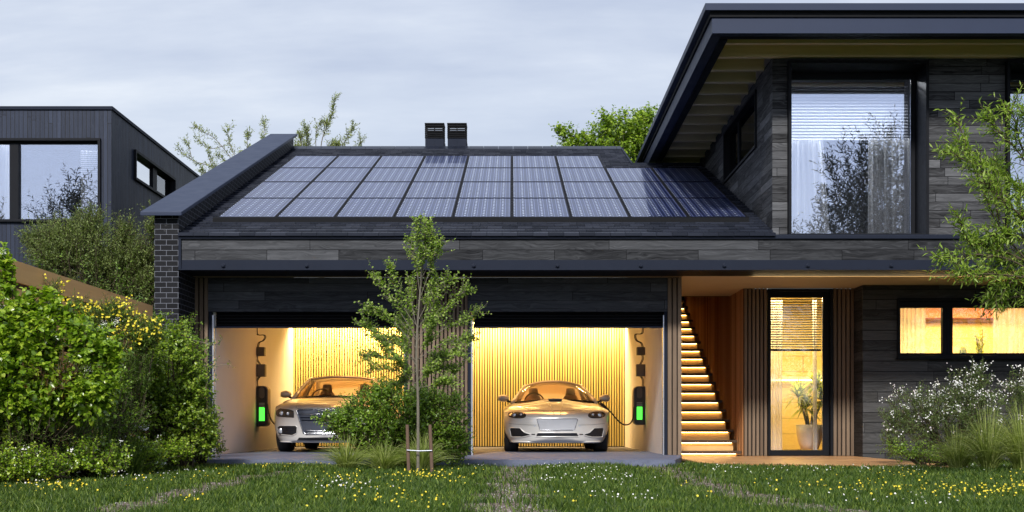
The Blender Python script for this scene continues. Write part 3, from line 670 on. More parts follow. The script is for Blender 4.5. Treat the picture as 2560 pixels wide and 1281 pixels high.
# potted plants indoors
def dracaena(px, pb_, y, label):
    base = P(px, pb_, y); e = empty('potted_plant', base, label, 'potted plant'); s = y/FPX; rr = random.Random(5)
    pw = 34*s; ph = 62*s
    MB().lathe([(0, .0), (pw*.62, 0), (pw*.80, ph*.25), (pw*.95, ph*.6), (pw, ph), (pw*.93, ph), (pw*.9, ph*.85), (0, ph*.85)], base, 'z', 28).build('pot', PLASTER, e, smooth=True)
    tips = []
    for dx, h, ly in ((-30, 70, -.05), (-8, 40, .06), (18, 95, .0), (34, 60, .05)):
        tip = base+Vector((dx*s, ly, ph+h*s)); tips.append(tip)
        MB().tube(smooth_path([base+Vector((dx*.15*s, 0, ph*.8)), base+Vector((dx*.5*s, ly*.5, ph+h*.4*s)), tip]), .022, 7).build('stem', BARK, e, smooth=True)
    for tip in tips:
        b = MB()
        for i in range(85):
            a = rr.uniform(0, 6.28); el = rr.uniform(-.5, 1.45); L = rr.uniform(42, 66)*s
            d = Vector((math.cos(a)*math.cos(el), math.sin(a)*math.cos(el), math.sin(el))); sd = d.cross(Vector((0, 0, 1))).normalized()*.018
            p0 = tip; p1 = tip+d*L*.5+Vector((0, 0, .02)); p2 = tip+d*L+Vector((0, 0, -.05-.05*math.cos(el)))
            b.add([p0-sd*.5, p0+sd*.5, p1+sd, p1-sd, p2], [(0, 1, 2, 3), (3, 2, 4)])
        b.build('leaf_rosette', DRACENA, e)
dracaena(2024, 1124, YE+.9, 'dracaena in a white round pot behind the glazed entrance')
prt(MB().box(6.12, 10.28, YR+2.5, YR+2.89, 2.46, 2.735), 'wall_cabinets', m_simple('orange_cabinet', (.42, .12, .03), .4))
prt(MB().box(6.12, 10.28, YR+.32, YR+.75, 1.42, 1.46), 'window_board', PLASTER)
def small_plant(px, y, z, h, label, seed):
    x = PX(px, y); e = empty('potted_plant', (x, y, z), label, 'potted plant'); rr = random.Random(seed)
    MB().lathe([(0, 0), (.05, 0), (.07, .10), (.062, .10), (0, .09)], (x, y, z), 'z', 18).build('pot', PLASTER, e, smooth=True)
    b = MB(); st = MB()
    for i in range(9):
        a = rr.uniform(0, 6.28); top = Vector((x+.16*h*math.cos(a)*rr.random()*1.6, y+.1*math.sin(a), z+.1+h*rr.uniform(.55, 1))); p0 = Vector((x, y, z+.08)); st.tube([p0, p0.lerp(top, .5)+Vector((.01, 0, 0)), top], .004, 5)
        for k in range(16):
            p = p0.lerp(top, .3+.7*k/16); d = Vector((rr.uniform(-1, 1), rr.uniform(-1, 1), rr.uniform(-.2, .9))).normalized()*rr.uniform(.04, .07); sd = d.cross(Vector((0, -1, .2))).normalized()*.013
            b.add([p, p+d*.5+sd, p+d, p+d*.5-sd], [(0, 1, 2, 3)])
    st.build('stem', TWIG, e); b.build('leaves', DRACENA, e)
small_plant(2450, YR+.55, 1.46, .58, 'leafy houseplant on the board behind the right pane of the low window', 3)
small_plant(2408, YR+.55, 1.46, .24, 'tiny houseplant left of the taller one behind the low window', 4)
# ------------------------------------------------------------------ cars
PAINT = None
def _():
    global PAINT, TYRE, RIM, LAMP, GRILLE, CHROME, SEAT
    m, t = mat('champagne_silver_paint'); PAINT = m; fl = t.noise(t.obj(), 900, 2)
    c = t.mix(fl, (.58, .565, .545), (.70, .685, .66)); t.out(t.pbsdf(c, .30, .35, None, .5, 1.0, .04))
    TYRE = m_simple('tyre_rubber', (.012, .012, .012), .75); RIM = m_simple('alloy_rim', (.45, .45, .46), .3, .9)
    GRILLE = m_simple('grille_black', (.010, .010, .012), .35, 0, .5); CHROME = m_simple('chrome', (.34, .35, .38), .25, 1.0, .5, .03)
    SEAT = m_simple('tan_seat', (.30, .14, .06), .6)
    LAMP = m_simple('lamp_bowl', (.06, .055, .05), .15, .6, .6, .1, 3, 1.0)
_()
def interp(tab, y):
    for i in range(len(tab)-1):
        a, b = tab[i], tab[i+1]
        if y <= b[0]:
            t = max(0, min(1, (y-a[0])/(b[0]-a[0]))); t = t*t*(3-2*t)*.6+t*.4
            return a[1]+(b[1]-a[1])*t
    return tab[-1][1]
def sup(y, R0, n): return (1-max(0.0, 1-y/R0)**n)**(1/n) if y < R0 else 1.0
def build_car(name, label, x, y, L, W, top, should, bott, cab, wheels, wr, feat, kind):
    root = empty(name, (x, y, 0), label, 'car')
    nxp = 12; ysl = sorted(set([round(.62*(1-math.cos(math.pi/2*i/12)), 4) for i in range(13)]+[round(.66+.09*i, 3) for i in range(int((L-.66-.5)/.09))]+[round(L-.5*(1-math.sin(math.pi/2*i/8)), 4) for i in range(9)]))
    ysl[0] = .0005; rows = []
    def halfw(yy): return W*sup(yy, feat['nose_r'], feat['nose_n'])*sup(L-yy+.001, .5, 2.6)*(1-.02*math.sin(max(0, min(1, (yy-1.2)/1.8))*math.pi))
    def botm(yy):
        b = interp(bott, yy)
        for wy in wheels:
            d = abs(yy-wy)
            if d < wr+.05: b = max(b, wr*.95+math.sqrt((wr+.05)**2-d*d)-.02)
        return b
    for yy in ysl:
        w, b, s, t = halfw(yy), botm(yy), interp(should, yy), interp(top, yy)
        s = max(s, b+.03); t = max(t, s+.01)
        half = [(0, b), (w*.55, b), (w*.86, b+.004)]
        for k in range(8):
            q = k/7; z = b+.02+(s-b-.02)*q; bul = 1-.055*(abs(q-.62)/.62)**2.2-(.05*max(0, .35-q)/.35)
            half.append((w*bul, z))
        for k in range(1, nxp+1):
            a = math.pi/2*k/nxp; e = .74
            xx = w*.945*max(0, math.cos(a))**e; zz = s+(t-s)*math.sin(a)**e
            if feat.get('dome') and .25 < yy < 1.6:
                q = xx/w
                zz += feat['dome']*(1/(1+math.exp((q-.26-.05*yy)*38)))*min(1, (yy-.25)/.35)
                zz -= feat['dome']*.5*math.exp(-((q-.62)/.10)**2)*min(1, (yy-.25)/.5)
            half.append((xx, zz))
        rows.append([(x+a, y+yy, z) for a, z in half]+[(x-a, y+yy, z) for a, z in half[-2:0:-1]])
    n = len(rows[0]); vs = [v for r in rows for v in r]; fs = []
    for i in range(len(rows)-1):
        for k in range(n): fs.append((i*n+k, i*n+(k+1)%n, (i+1)*n+(k+1)%n, (i+1)*n+k))
    fs.append(tuple(range(n))[::-1]); fs.append(tuple((len(rows)-1)*n+k for k in range(n)))
    body = MB().add(vs, fs).build('body', PAINT, root, smooth=True)
    bvh = BVHTree.FromPolygons([Vector(v) for v in vs], fs)
    def hit(px_, pz_):
        h = bvh.ray_cast(Vector((px_, y-2, pz_)), Vector((0, 1, 0)))
        return h[0].y if h[0] is not None else None
    def patch(nm, outl, m, off=.004, thick=.02, step=.025, parent=None, mirror=False, zoff=0):
        objs = []
        for sgn in ((1, -1) if mirror else (1,)):
            ol = [(sgn*a, b) for a, b in outl]
            if sgn < 0: ol = ol[::-1]
            dense = []
            for i in range(len(ol)):
                a, b = Vector(ol[i]), Vector(ol[(i+1) % len(ol)]); m_ = max(1, int((b-a).length/step))
                dense += [a+(b-a)*k/m_ for k in range(m_)]
            nb = len(dense); xs = [p.x for p in dense]; zs = [p.y for p in dense]; pts = list(dense)
            def inside(p):
                c = False; j = nb-1
                for i in range(nb):
                    if (zs[i] > p[1]) != (zs[j] > p[1]) and p[0] < (xs[j]-xs[i])*(p[1]-zs[i])/(zs[j]-zs[i])+xs[i]: c = not c
                    j = i
                return c
            gx = min(xs)+step/2
            while gx < max(xs):
                gz = min(zs)+step/2
                while gz < max(zs):
                    if inside((gx, gz)) and min((Vector((gx, gz))-p).length for p in dense) > step*.45: pts.append(Vector((gx, gz)))
                    gz += step
                gx += step
            r = delaunay_2d_cdt(pts, [(i, (i+1) % nb) for i in range(nb)], [list(range(nb))], 1, 1e-5)
            V = []; last = 0
            for p in r[0]:
                h = hit(x+p.x, p.y)
                if h is None: h = hit(x+p.x*.97, p.y) or hit(x+p.x*.94, p.y) or y+last+.05
                last = h-y; V.append((x+p.x, h-off, p.y))
            F = [tuple(f) for f in r[2]]
            # make faces look at the front (-Y)
            F2 = []
            for f in F:
                a, b, c = (Vector(V[i]) for i in f[:3]); F2.append(f if (b-a).cross(c-a).y < 0 else f[::-1])
            mb = MB().add(V, F2)
            ed = {}
            for f in F2:
                for i in range(len(f)): ed[(f[i], f[(i+1) % len(f)])] = 1
            for (a, b) in ed:
                if (b, a) not in ed:
                    pa, pb2 = V[a], V[b]; mb.add([pa, pb2, (pb2[0], pb2[1]+thick, pb2[2]), (pa[0], pa[1]+thick, pa[2])], [(0, 3, 2, 1)])
            objs.append(mb.build(nm, m, parent or root))
        return objs
    def ringline(nm, outl, m, r=.006, off=.004, mirror=False, parent=None, closed=True, step=.03):
        for sgn in ((1, -1) if mirror else (1,)):
            pts = []; N = len(outl)
            for i in range(N if closed else N-1):
                a, b = Vector(outl[i]), Vector(outl[(i+1) % N]); k_ = max(1, int((b-a).length/step))
                for k in range(k_):
                    p = a+(b-a)*k/k_; h = hit(x+sgn*p.x, p.y)
                    if h is None: h = hit(x+sgn*p.x*.96, p.y) or (pts[-1][1]+off if pts else y+.1)
                    pts.append((x+sgn*p.x, h-off, p.y))
            if closed: pts.append(pts[0])
            MB().tube(pts, r, 6, not closed).build(nm, m, parent or root, smooth=True)
    # wheels
    for wy in wheels:
        for sg in (-1, 1):
            cx = x+sg*(W-.135); c = (cx, y+wy, wr)
            t = MB().lathe([(wr*.66, -.11), (wr*.90, -.125), (wr*.985, -.105), (wr, -.06), (wr, .06), (wr*.985, .105), (wr*.90, .125), (wr*.66, .11)], c, 'x', 36).build('wheel', TYRE, root, smooth=True)
            rim = MB(); rim.lathe([(wr*.68, sg*.105), (wr*.64, sg*.10), (wr*.62, -sg*.10), (wr*.68, -sg*.105)], c, 'x', 30)
            for k in range(10):
                a = 2*math.pi*k/10; u = Vector((0, math.cos(a), math.sin(a))); w_ = Vector((0, -math.sin(a), math.cos(a)))
                p = Vector(c)+Vector((sg*.085, 0, 0))
                rim.tube([p+u*.03, p+u*wr*.64+Vector((sg*.01, 0, 0))], [.022, .014], 6)
            rim.lathe([(0, sg*.10), (.05, sg*.095), (.055, sg*.05), (0, sg*.05)], c, 'x', 14)
            rim.build('rim', RIM, t, smooth=True)
    MB().box(x-W+.14, x+W-.14, y+.55, y+L-.45, .19, .40).build('underbody', GRILLE, root)
    # cabin
    wb, wt, y0, y1, y2, y3, zb, zt = cab      # base/top half width, windscreen base, top, rear window top, base, base z, roof z
    nu, nv = 16, 8; ws = []
    def wsp(u, v):
        bx = u*(wb+(wt-wb)*v); by = y0+(y1-y0)*v+(.20-.10*v)*abs(u)**2.2; bz = zb+(zt-zb)*(max(v,0)**.86+min(v,0))-(.045*(1-v)+feat.get('crown', .04)*v)*abs(u)**2.4
        return Vector((x+bx, y+by, bz))
    def rwp(u, v):
        bx = u*(wb*.93+(wt*.97-wb*.93)*v); by = y3+(y2-y3)*v-(.14-.08*v)*abs(u)**2.2; bz = zb+.04+(zt-.015-zb-.04)*(max(v,0)**.8+min(v,0))-feat.get('crown', .04)*abs(u)**2.4
        return Vector((x+bx, y+by, bz))
    def grid(fn, nu, nv, u0=-1, u1=1, v0=0, v1=1, flip=False):
        V = [fn(u0+(u1-u0)*i/nu, v0+(v1-v0)*j/nv) for j in range(nv+1) for i in range(nu+1)]; F = []
        for j in range(nv):
            for i in range(nu): q = j*(nu+1)+i; f = (q, q+1, q+nu+2, q+nu+1); F.append(f[::-1] if flip else f)
        return V, F
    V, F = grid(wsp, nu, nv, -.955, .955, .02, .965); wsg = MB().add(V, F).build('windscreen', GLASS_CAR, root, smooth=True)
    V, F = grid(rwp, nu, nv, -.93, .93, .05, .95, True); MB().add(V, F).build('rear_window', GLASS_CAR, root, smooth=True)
    def roofp(u, v):
        a, b = wsp(u, 1), rwp(u, 1); p = a.lerp(b, v); p.z = a.z+(b.z-a.z)*v+.035*math.sin(math.pi*v)*(1-.3*u*u)+.003; return p
    V, F = grid(roofp, nu, 8); V2 = [v-Vector((0, 0, .03)) for v in V]; nV = len(V)
    roof = MB().add(V, F).add(V2, [f[::-1] for f in F])
    rim_ = [i for i in range(nu+1)]; 
    roof.add([V[i] for i in rim_]+[V2[i] for i in rim_], [(i, nu+1+i, nu+2+i, i+1) for i in range(nu)])
    roof.build('roof', PAINT, root, smooth=True)
    pil = MB()
    for sg in (-1, 1):
        pil.tube([wsp(sg*.985, -.06), wsp(sg*.985, .3), wsp(sg*.985, .65), wsp(sg*.975, .96), roofp(sg*.97, .15), roofp(sg*.97, .5), roofp(sg*.97, .85), rwp(sg*.97, .95), rwp(sg*.98, .5), rwp(sg*.99, -.05)], [.040, .034, .032, .034, .036, .036, .036, .04, .05, .06], 8)
        m1 = roofp(sg*.97, .5); pil.tube([m1, Vector((x+sg*wb*.99, m1.y+.04, zb-.02))], [.03, .045], 8)
    pil.tube([wsp(u/8, .985) for u in range(-8, 9)], .022, 6); 
    pil.build('pillar', PAINT, root, smooth=True)
    MB().tube([wsp(u/8, -.02)+Vector((0, -.01, .0)) for u in range(-8, 9)], .016, 6).build('cowl_trim', GRILLE, root, smooth=True)
    for sg in (-1, 1):
        a, b_, c, d = wsp(sg, .04), wsp(sg*.99, .93), rwp(sg*.98, .92), rwp(sg*.99, .04)
        mid_b, mid_t = Vector((x+sg*wb*1.0, (a.y+d.y)/2, zb-.01)), roofp(sg*.98, .5)
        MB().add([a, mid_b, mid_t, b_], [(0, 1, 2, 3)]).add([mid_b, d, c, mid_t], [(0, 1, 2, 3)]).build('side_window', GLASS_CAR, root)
    # shelf under the glass so that the cabin is closed, dashboard, seats and steering wheel
    MB().box(x-wb*.9, x+wb*.9, y+y0+.25, y+y0+.6, zb-.2, zb-.02).build('dashboard', SEAT, root, bevel=.02)
    for sx in (-.36, .36):
        s = MB().tube([(x+sx, y+y1+.55, zb-.45), (x+sx, y+y1+.62, zb-.1), (x+sx, y+y1+.70, zb+.08)], [.22, .21, .13], 12)
        s.tube([(x+sx, y+y1+.70, zb+.10), (x+sx, y+y1+.73, zb+.24)], [.10, .085], 10); s.build('seat', SEAT, root, smooth=True)
    swx = x-.36 if True else x+.36
    MB().tube([(swx+.18*math.cos(a), y+y0+.72+.05*math.sin(a), zb-.02+.16*math.sin(a)) for a in np.linspace(0, 2*math.pi, 21)], .014, 6, False).build('steering_wheel', GRILLE, root, smooth=True)
    # mirrors
    for sg in (-1, 1):
        mx, my, mz = x+sg*(W+.005), y+y0+.30, zb+.035
        V = []; F = []; nu_, nv_ = 12, 8
        for j in range(nv_+1):
            ph = math.pi*j/nv_
            for i in range(nu_):
                th = 2*math.pi*i/nu_; cx_, cz_ = math.copysign(abs(math.cos(th))**.75, math.cos(th)), math.copysign(abs(math.sin(th))**.75, math.sin(th))
                rr_ = math.sin(ph)**.6
                taper = 1-.25*(sg*cx_ < 0)*abs(cx_)
                V.append((mx+.105*cx_*rr_, my-.07*math.cos(ph), mz+.068*cz_*rr_*taper))
        for j in range(nv_):
            for i in range(nu_): F.append((j*nu_+i, j*nu_+(i+1) % nu_, (j+1)*nu_+(i+1) % nu_, (j+1)*nu_+i))
        mm = MB().add(V, F).build('wing_mirror', PAINT, root, smooth=True)
        MB().tube([(mx-sg*.05, my+.01, mz-.045), (x+sg*(wb+.03), my+.03, mz-.075)], [.018, .025], 8).build('mirror_arm', GRILLE, mm, smooth=True)
        MB().box(mx-.10, mx+.10, my-.068, my-.045, mz-.040, mz-.034).build('mirror_seam', GRILLE, mm)
    return root, patch, ringline, hit
def ell(cx, cz, rx, rz, n=20, pw=1.0, tilt=0):
    o = []
    for k in range(n):
        a = 2*math.pi*k/n; c, s = math.cos(a), math.sin(a)
        c = math.copysign(abs(c)**pw, c); s = math.copysign(abs(s)**pw, s); o.append((cx+rx*c, cz+rz*s+tilt*rx*c))
    return o
def lamps(root, patch, ring, hit, x, cx, cz, rx, rz, balls, pw=.8, tilt=0, outl=None):
    ol = outl or ell(cx, cz, rx, rz, 22, pw, tilt)
    hs = patch('headlight', ol, LAMP, .004, .02, .02, mirror=True)
    for sg, h in zip((1, -1), hs):
        for (bx, bz, br) in balls:
            yy = hit(x+sg*bx, bz)
            if yy is None: continue
            MB().lathe([(br, -.008), (br*1.02, .0), (br*.9, .006)], (x+sg*bx, yy-.006, bz), 'y', 16).build('lamp_ring', CHROME, h, smooth=True)
            MB().lathe([(0, -.020), (br*.5, -.017), (br*.8, -.008), (br*.85, 0)], (x+sg*bx, yy-.004, bz), 'y', 16).build('lens', MATS['lens'], h, smooth=True)
        MB_ = None
        ringpts = ol
    ring('lamp_edge', ol, GRILLE, .004, .004, True)
m_simple('lens', (.75, .78, .82), .08, .7, .8, .05, 3, 1.0)

# sports coupe on the right
sx, sy = .775, 21.75
car, patch, ring, hit = build_car('sports_coupe', 'low champagne silver sports coupe with bonnet scoop, charging in the right bay', sx, sy, 4.45, .925,
    top=[(0, .60), (.06, .655), (.2, .71), (.45, .765), (.9, .85), (1.3, .905), (1.65, .92), (3.3, .93), (3.9, .93), (4.45, .80)],
    should=[(0, .48), (.1, .56), (.3, .64), (.55, .70), (.9, .755), (1.3, .77), (2.2, .80), (3.3, .84), (4.0, .82), (4.45, .65)],
    bott=[(0, .26), (.05, .19), (.2, .155), (.5, .16), (4.0, .18), (4.3, .3), (4.45, .4)],
    cab=(.76, .545, 1.35, 2.25, 2.9, 3.9, .93, 1.295), wheels=(.86, 3.55), wr=.335, feat=dict(nose_r=.62, nose_n=2.3, dome=.035, crown=.105), kind='coupe')
lamps(car, patch, ring, hit, sx, .69, .645, .155, .056, [(.735, .640, .045), (.62, .652, .032)], .85, .05)
plate = [(-.35, .565), (-.30, .40), (-.27, .385), (.27, .385), (.30, .40), (.35, .565), (.33, .578), (-.33, .578)]
MB_WHITE = m_simple('blank_panel', (.42, .43, .46), .3, .1, .5, .04, 3, .6)
patch('front_panel', plate, MB_WHITE, .006, .02); ring('panel_surround', plate, CHROME, .006, .008)
patch('lower_grille', [(-.34, .338), (.34, .338), (.37, .272), (-.37, .272)], GRILLE, .003, .02)
ring('grille_edge', [(-.34, .338), (.34, .338), (.37, .272), (-.37, .272)], PAINT, .008, .006)
ring('grille_bar', [(-.35, .306), (.35, .306)], STEEL, .005, .008, closed=False)
side = [(.47, .315), (.56, .345), (.64, .42), (.80, .425), (.815, .40), (.79, .27), (.76, .262), (.60, .262), (.47, .29)]
patch('side_intake', side, GRILLE, .003, .02, mirror=True); ring('intake_edge', side, PAINT, .009, .006, True)
ring('intake_bar', [(.38, .312), (.47, .312)], GRILLE, .009, .004, True, closed=False)
# bonnet scoop, bonnet shut line and dome edges
zsc = .935
MB().box(sx-.125, sx+.125, sy+1.05, sy+1.30, .88, .925).build('bonnet_scoop', PAINT, car, bevel=.03)
MB().box(sx-.115, sx+.115, sy+1.04, sy+1.06, .893, .930).build('scoop_opening', GRILLE, car, bevel=.012)
MB().box(sx-.135, sx+.135, sy+1.03, sy+1.32, .931, .945).build('scoop_lip', PAINT, car, bevel=.006)
ring('bonnet_seam', [(0, .722), (.22, .720), (.42, .722), (.50, .75), (.60, .80), (.67, .84)], GRILLE, .0035, .001, True, closed=False)
ring('bonnet_crease', [(.115, .86), (.10, .79), (.07, .70), (.055, .65), (.04, .635), (0, .632)], MATS['champagne_silver_paint'], .007, .0, True, closed=False)
ring('bumper_seam', [(.36, .47), (.60, .475), (.86, .50)], GRILLE, .0025, .001, True, closed=False)
for s_ in (-1, 1):
    yy = hit(sx+s_*.385, .455)
    MB().lathe([(0, -.005), (.012, -.004), (.014, 0)], (sx+s_*.385, yy-.001, .455), 'y', 12).build('parking_sensor', GUIDE, car)
ring('splitter', [(-.80, .185), (-.5, .18), (0, .178), (.5, .18), (.80, .185)], PAINT, .016, .004, closed=False)

# sedan on the left
sx, sy = -3.20, 21.70
car, patch, ring, hit = build_car('sedan', 'taller champagne silver sedan with wide barred grille, partly behind the round bush', sx, sy, 4.7, .945,
    top=[(0, .72), (.05, .775), (.2, .835), (.5, .89), (1.0, .96), (1.45, .99), (1.7, 1.0), (3.6, 1.0), (4.7, .90)],
    should=[(0, .60), (.1, .68), (.3, .745), (.6, .80), (1.2, .87), (2.2, .90), (3.6, .92), (4.7, .75)],
    bott=[(0, .27), (.05, .20), (.2, .165), (.5, .16), (4.1, .18), (4.5, .3), (4.7, .4)],
    cab=(.80, .60, 1.35, 2.10, 3.1, 4.15, 1.0, 1.375), wheels=(.90, 3.75), wr=.345, feat=dict(nose_r=.60, nose_n=2.6, crown=.05), kind='sedan')
hl = [(.53, .60), (.54, .71), (.62, .735), (.80, .755), (.87, .72), (.885, .66), (.84, .62), (.66, .605)]
lamps(car, patch, ring, hit, sx, 0, 0, 0, 0, [(.76, .675, .050), (.64, .668, .038)], outl=hl)
gr = [(-.46, .74), (.46, .74), (.475, .70), (.36, .34), (.33, .32), (-.33, .32), (-.36, .34), (-.475, .70)]
GRB = m_simple('grille_blue_grey', (.07, .08, .11), .35, .4, .5)
patch('grille', gr, GRB, .004, .02); ring('grille_surround', gr, CHROME, .014, .010)
for z in (.655, .60, .555, .375, .345):
    hw = .33+.145*(z-.32)/.4; ring('grille_bar', [(-hw+.02, z), (hw-.02, z)], CHROME if z < .4 or z > .6 else STEEL, .009, .012, closed=False)
fo = [(.47, .43), (.50, .46), (.80, .46), (.85, .43), (.84, .31), (.56, .29), (.48, .33)]
patch('fog_lamp_intake', fo, GRILLE, .004, .02, mirror=True); ring('intake_edge', fo, PAINT, .008, .006, True)
for z in (.34, .375, .41): ring('intake_bar', [(.50, z), (.72, z)], STEEL, .004, .008, True, closed=False)
for s_ in (-1, 1):
    yy = hit(sx+s_*.775, .375) or sy+.2
    MB().lathe([(.05, -.012), (.056, -.004), (.046, .002)], (sx+s_*.775, yy-.006, .375), 'y', 18).build('fog_lamp', CHROME, car, smooth=True)
    MB().lathe([(0, -.018), (.03, -.014), (.046, -.004)], (sx+s_*.775, yy-.004, .375), 'y', 18).build('fog_lens', MATS['lens'], car, smooth=True)
patch('lower_grille', [(-.44, .255), (.44, .255), (.48, .205), (-.48, .205)], GRILLE, .003, .02)
ring('bonnet_seam', [(.50, .76), (.52, .86), (.60, .93)], GRILLE, .0035, .001, True, closed=False)
ring('splitter', [(-.82, .185), (0, .175), (.82, .185)], PAINT, .014, .003, closed=False)

# ------------------------------------------------------------------ vegetation
G = np.random.default_rng(11)
LEAF_T = {
 'lance': (np.array([(0,0,0),(.45,.5,.06),(1,0,-.06),(.45,-.5,.06)]), [np.array([[0,1,2],[0,2,3]])]),
 'oval': (np.array([(0,0,0),(.28,.42,.05),(.68,.40,.04),(1,0,-.10),(.68,-.40,.04),(.28,-.42,.05)]), [np.array([[0,3,2,1],[0,5,4,3]])]),
 'heart': (np.array([(.06,0,0),(-.04,.26,.05),(.22,.52,.09),(.62,.38,.05),(1,0,-.16),(.62,-.38,.05),(.22,-.52,.09),(-.04,-.26,.05)]), [np.array([[0,4,3,2],[0,6,5,4]]), np.array([[0,2,1],[0,7,6]])]),
 'petal': (np.array([(0,.5,.15),(.5,0,.15),(0,-.5,.15),(-.5,0,.15),(0,0,-.1)]), [np.array([[0,1,4],[1,2,4],[2,3,4],[3,0,4]])]),
}
def unit(a): return a/np.maximum(np.linalg.norm(a, axis=-1, keepdims=True), 1e-9)
def rnd_unit(n):
    v = G.normal(size=(n, 3)); return unit(v)
def leaf_arrays(pos, d, nrm, L, W, tname):
    T, FS = LEAF_T[tname]; n = len(pos); k = len(T)
    d = unit(d); s = unit(np.cross(nrm, d)); u = np.cross(d, s)
    L = np.broadcast_to(L, (n,))[:, None, None]; W = np.broadcast_to(W, (n,))[:, None, None]
    V = pos[:, None]+d[:, None]*T[None, :, 0:1]*L+s[:, None]*T[None, :, 1:2]*W+u[:, None]*T[None, :, 2:3]*L
    off = (np.arange(n)*k)[:, None, None]
    return V.reshape(-1, 3), [(F[None]+off).reshape(-1, F.shape[1]) for F in FS]
def merge(parts):
    V = []; F = {}; o = 0
    for v, fs in parts:
        for f in fs: F.setdefault(f.shape[1], []).append(f+o)
        V.append(v); o += len(v)
    return np.concatenate(V), [np.concatenate(x) for x in F.values()]
def seg_mesh(segs, n=5):          # segs: (p0, p1, r0, r1)
    A = np.array([s[0] for s in segs], float); B = np.array([s[1] for s in segs], float)
    r0 = np.array([s[2] for s in segs])[:, None]; r1 = np.array([s[3] for s in segs])[:, None]
    d = unit(B-A); up = np.where(np.abs(d[:, 2:3]) < .9, [[0, 0, 1.]], [[1., 0, 0]]); a = unit(np.cross(d, up)); b = np.cross(d, a)
    th = 2*np.pi*np.arange(n)/n; c, s = np.cos(th), np.sin(th)
    ring = a[:, None]*c[None, :, None]+b[:, None]*s[None, :, None]
    V = np.concatenate([A[:, None]+ring*r0[:, None], B[:, None]+ring*r1[:, None]], axis=1).reshape(-1, 3)
    k = np.arange(n); F = np.stack([k, (k+1) % n, n+(k+1) % n, n+k], 1)
    return V, [(F[None]+(np.arange(len(A))*2*n)[:, None, None]).reshape(-1, 4)]
def chain(pts, r0, r1):
    pts = [np.array(p, float) for p in pts]; n = len(pts)-1
    return [(pts[i], pts[i+1], r0+(r1-r0)*i/n, r0+(r1-r0)*(i+1)/n) for i in range(n)]

def twigs_with_leaves(starts, dirs, lens, nl, L, W, droop=.0, spread=.8, upn=1.0, jit=.25, start_t=.1):
    """leaf transforms along curved twigs; returns (pos, dir, normal, leafL, leafW), segments"""
    n = len(starts); dirs = unit(dirs); side = unit(np.cross(dirs, G.normal(size=(n, 3)))); side2 = np.cross(dirs, side)
    bend = G.normal(size=(n, 3))*.25; bend[:, 2] -= droop
    P_, D_, N_, LL = [], [], [], []
    segs = []
    prev = starts
    ts = np.linspace(start_t, 1, nl)
    def at(t): return starts+dirs*(lens*t)[:, None]+bend*(lens*t*t)[:, None]*.5
    for i, t in enumerate(ts):
        p = at(np.full(n, t)); tan = unit(dirs+bend*t)
        ang = i*2.4+G.uniform(-.5, .5, n)
        lat = side*np.cos(ang)[:, None]+side2*np.sin(ang)[:, None]
        dd = unit(tan*(1-spread*(1-t*.4))+lat*spread+G.normal(size=(n, 3))*jit); dd[:, 2] -= droop*.5
        nn = unit(G.normal(size=(n, 3))*.45+np.array([0, -.25, upn]))
        P_.append(p+G.normal(size=(n, 3))*.006); D_.append(dd); N_.append(nn); LL.append(L*(1-.35*t)*G.uniform(.7, 1.25, n))
    m1 = at(np.full(n, .5)); m2 = at(np.full(n, 1.0))
    for a, b, c in zip(starts, m1, m2): segs.append((a, b, .004, .003)); segs.append((b, c, .003, .0015))
    P_ = np.concatenate(P_); D_ = np.concatenate(D_); N_ = np.concatenate(N_); LL = np.concatenate(LL)
    return (P_, D_, N_, LL, LL*(W/L)), segs
def ellipsoid_pts(ells, n, lo=.5, zmin=-.06):
    w = np.array([e[1][0]*e[1][2] for e in ells]); idx = G.choice(len(ells), n, p=w/w.sum())
    C = np.array([list(e[0]) for e in ells])[idx]; Rr = np.array([list(e[1]) for e in ells])[idx]
    u = rnd_unit(n); r = G.uniform(lo**2, 1, n)**.5
    p = C+u*Rr*r[:, None]; p[:, 2] = np.maximum(p[:, 2], zmin+G.uniform(0, .12, n))
    return p, unit(u/Rr*Rr.mean()), C
def E(px, py, rx, ry, y, ry_d=None):
    s = y/FPX; return (np.array(P(px, py, y)), np.array([rx*s, (ry_d if ry_d is not None else (rx+ry)/2*s), ry*s]))
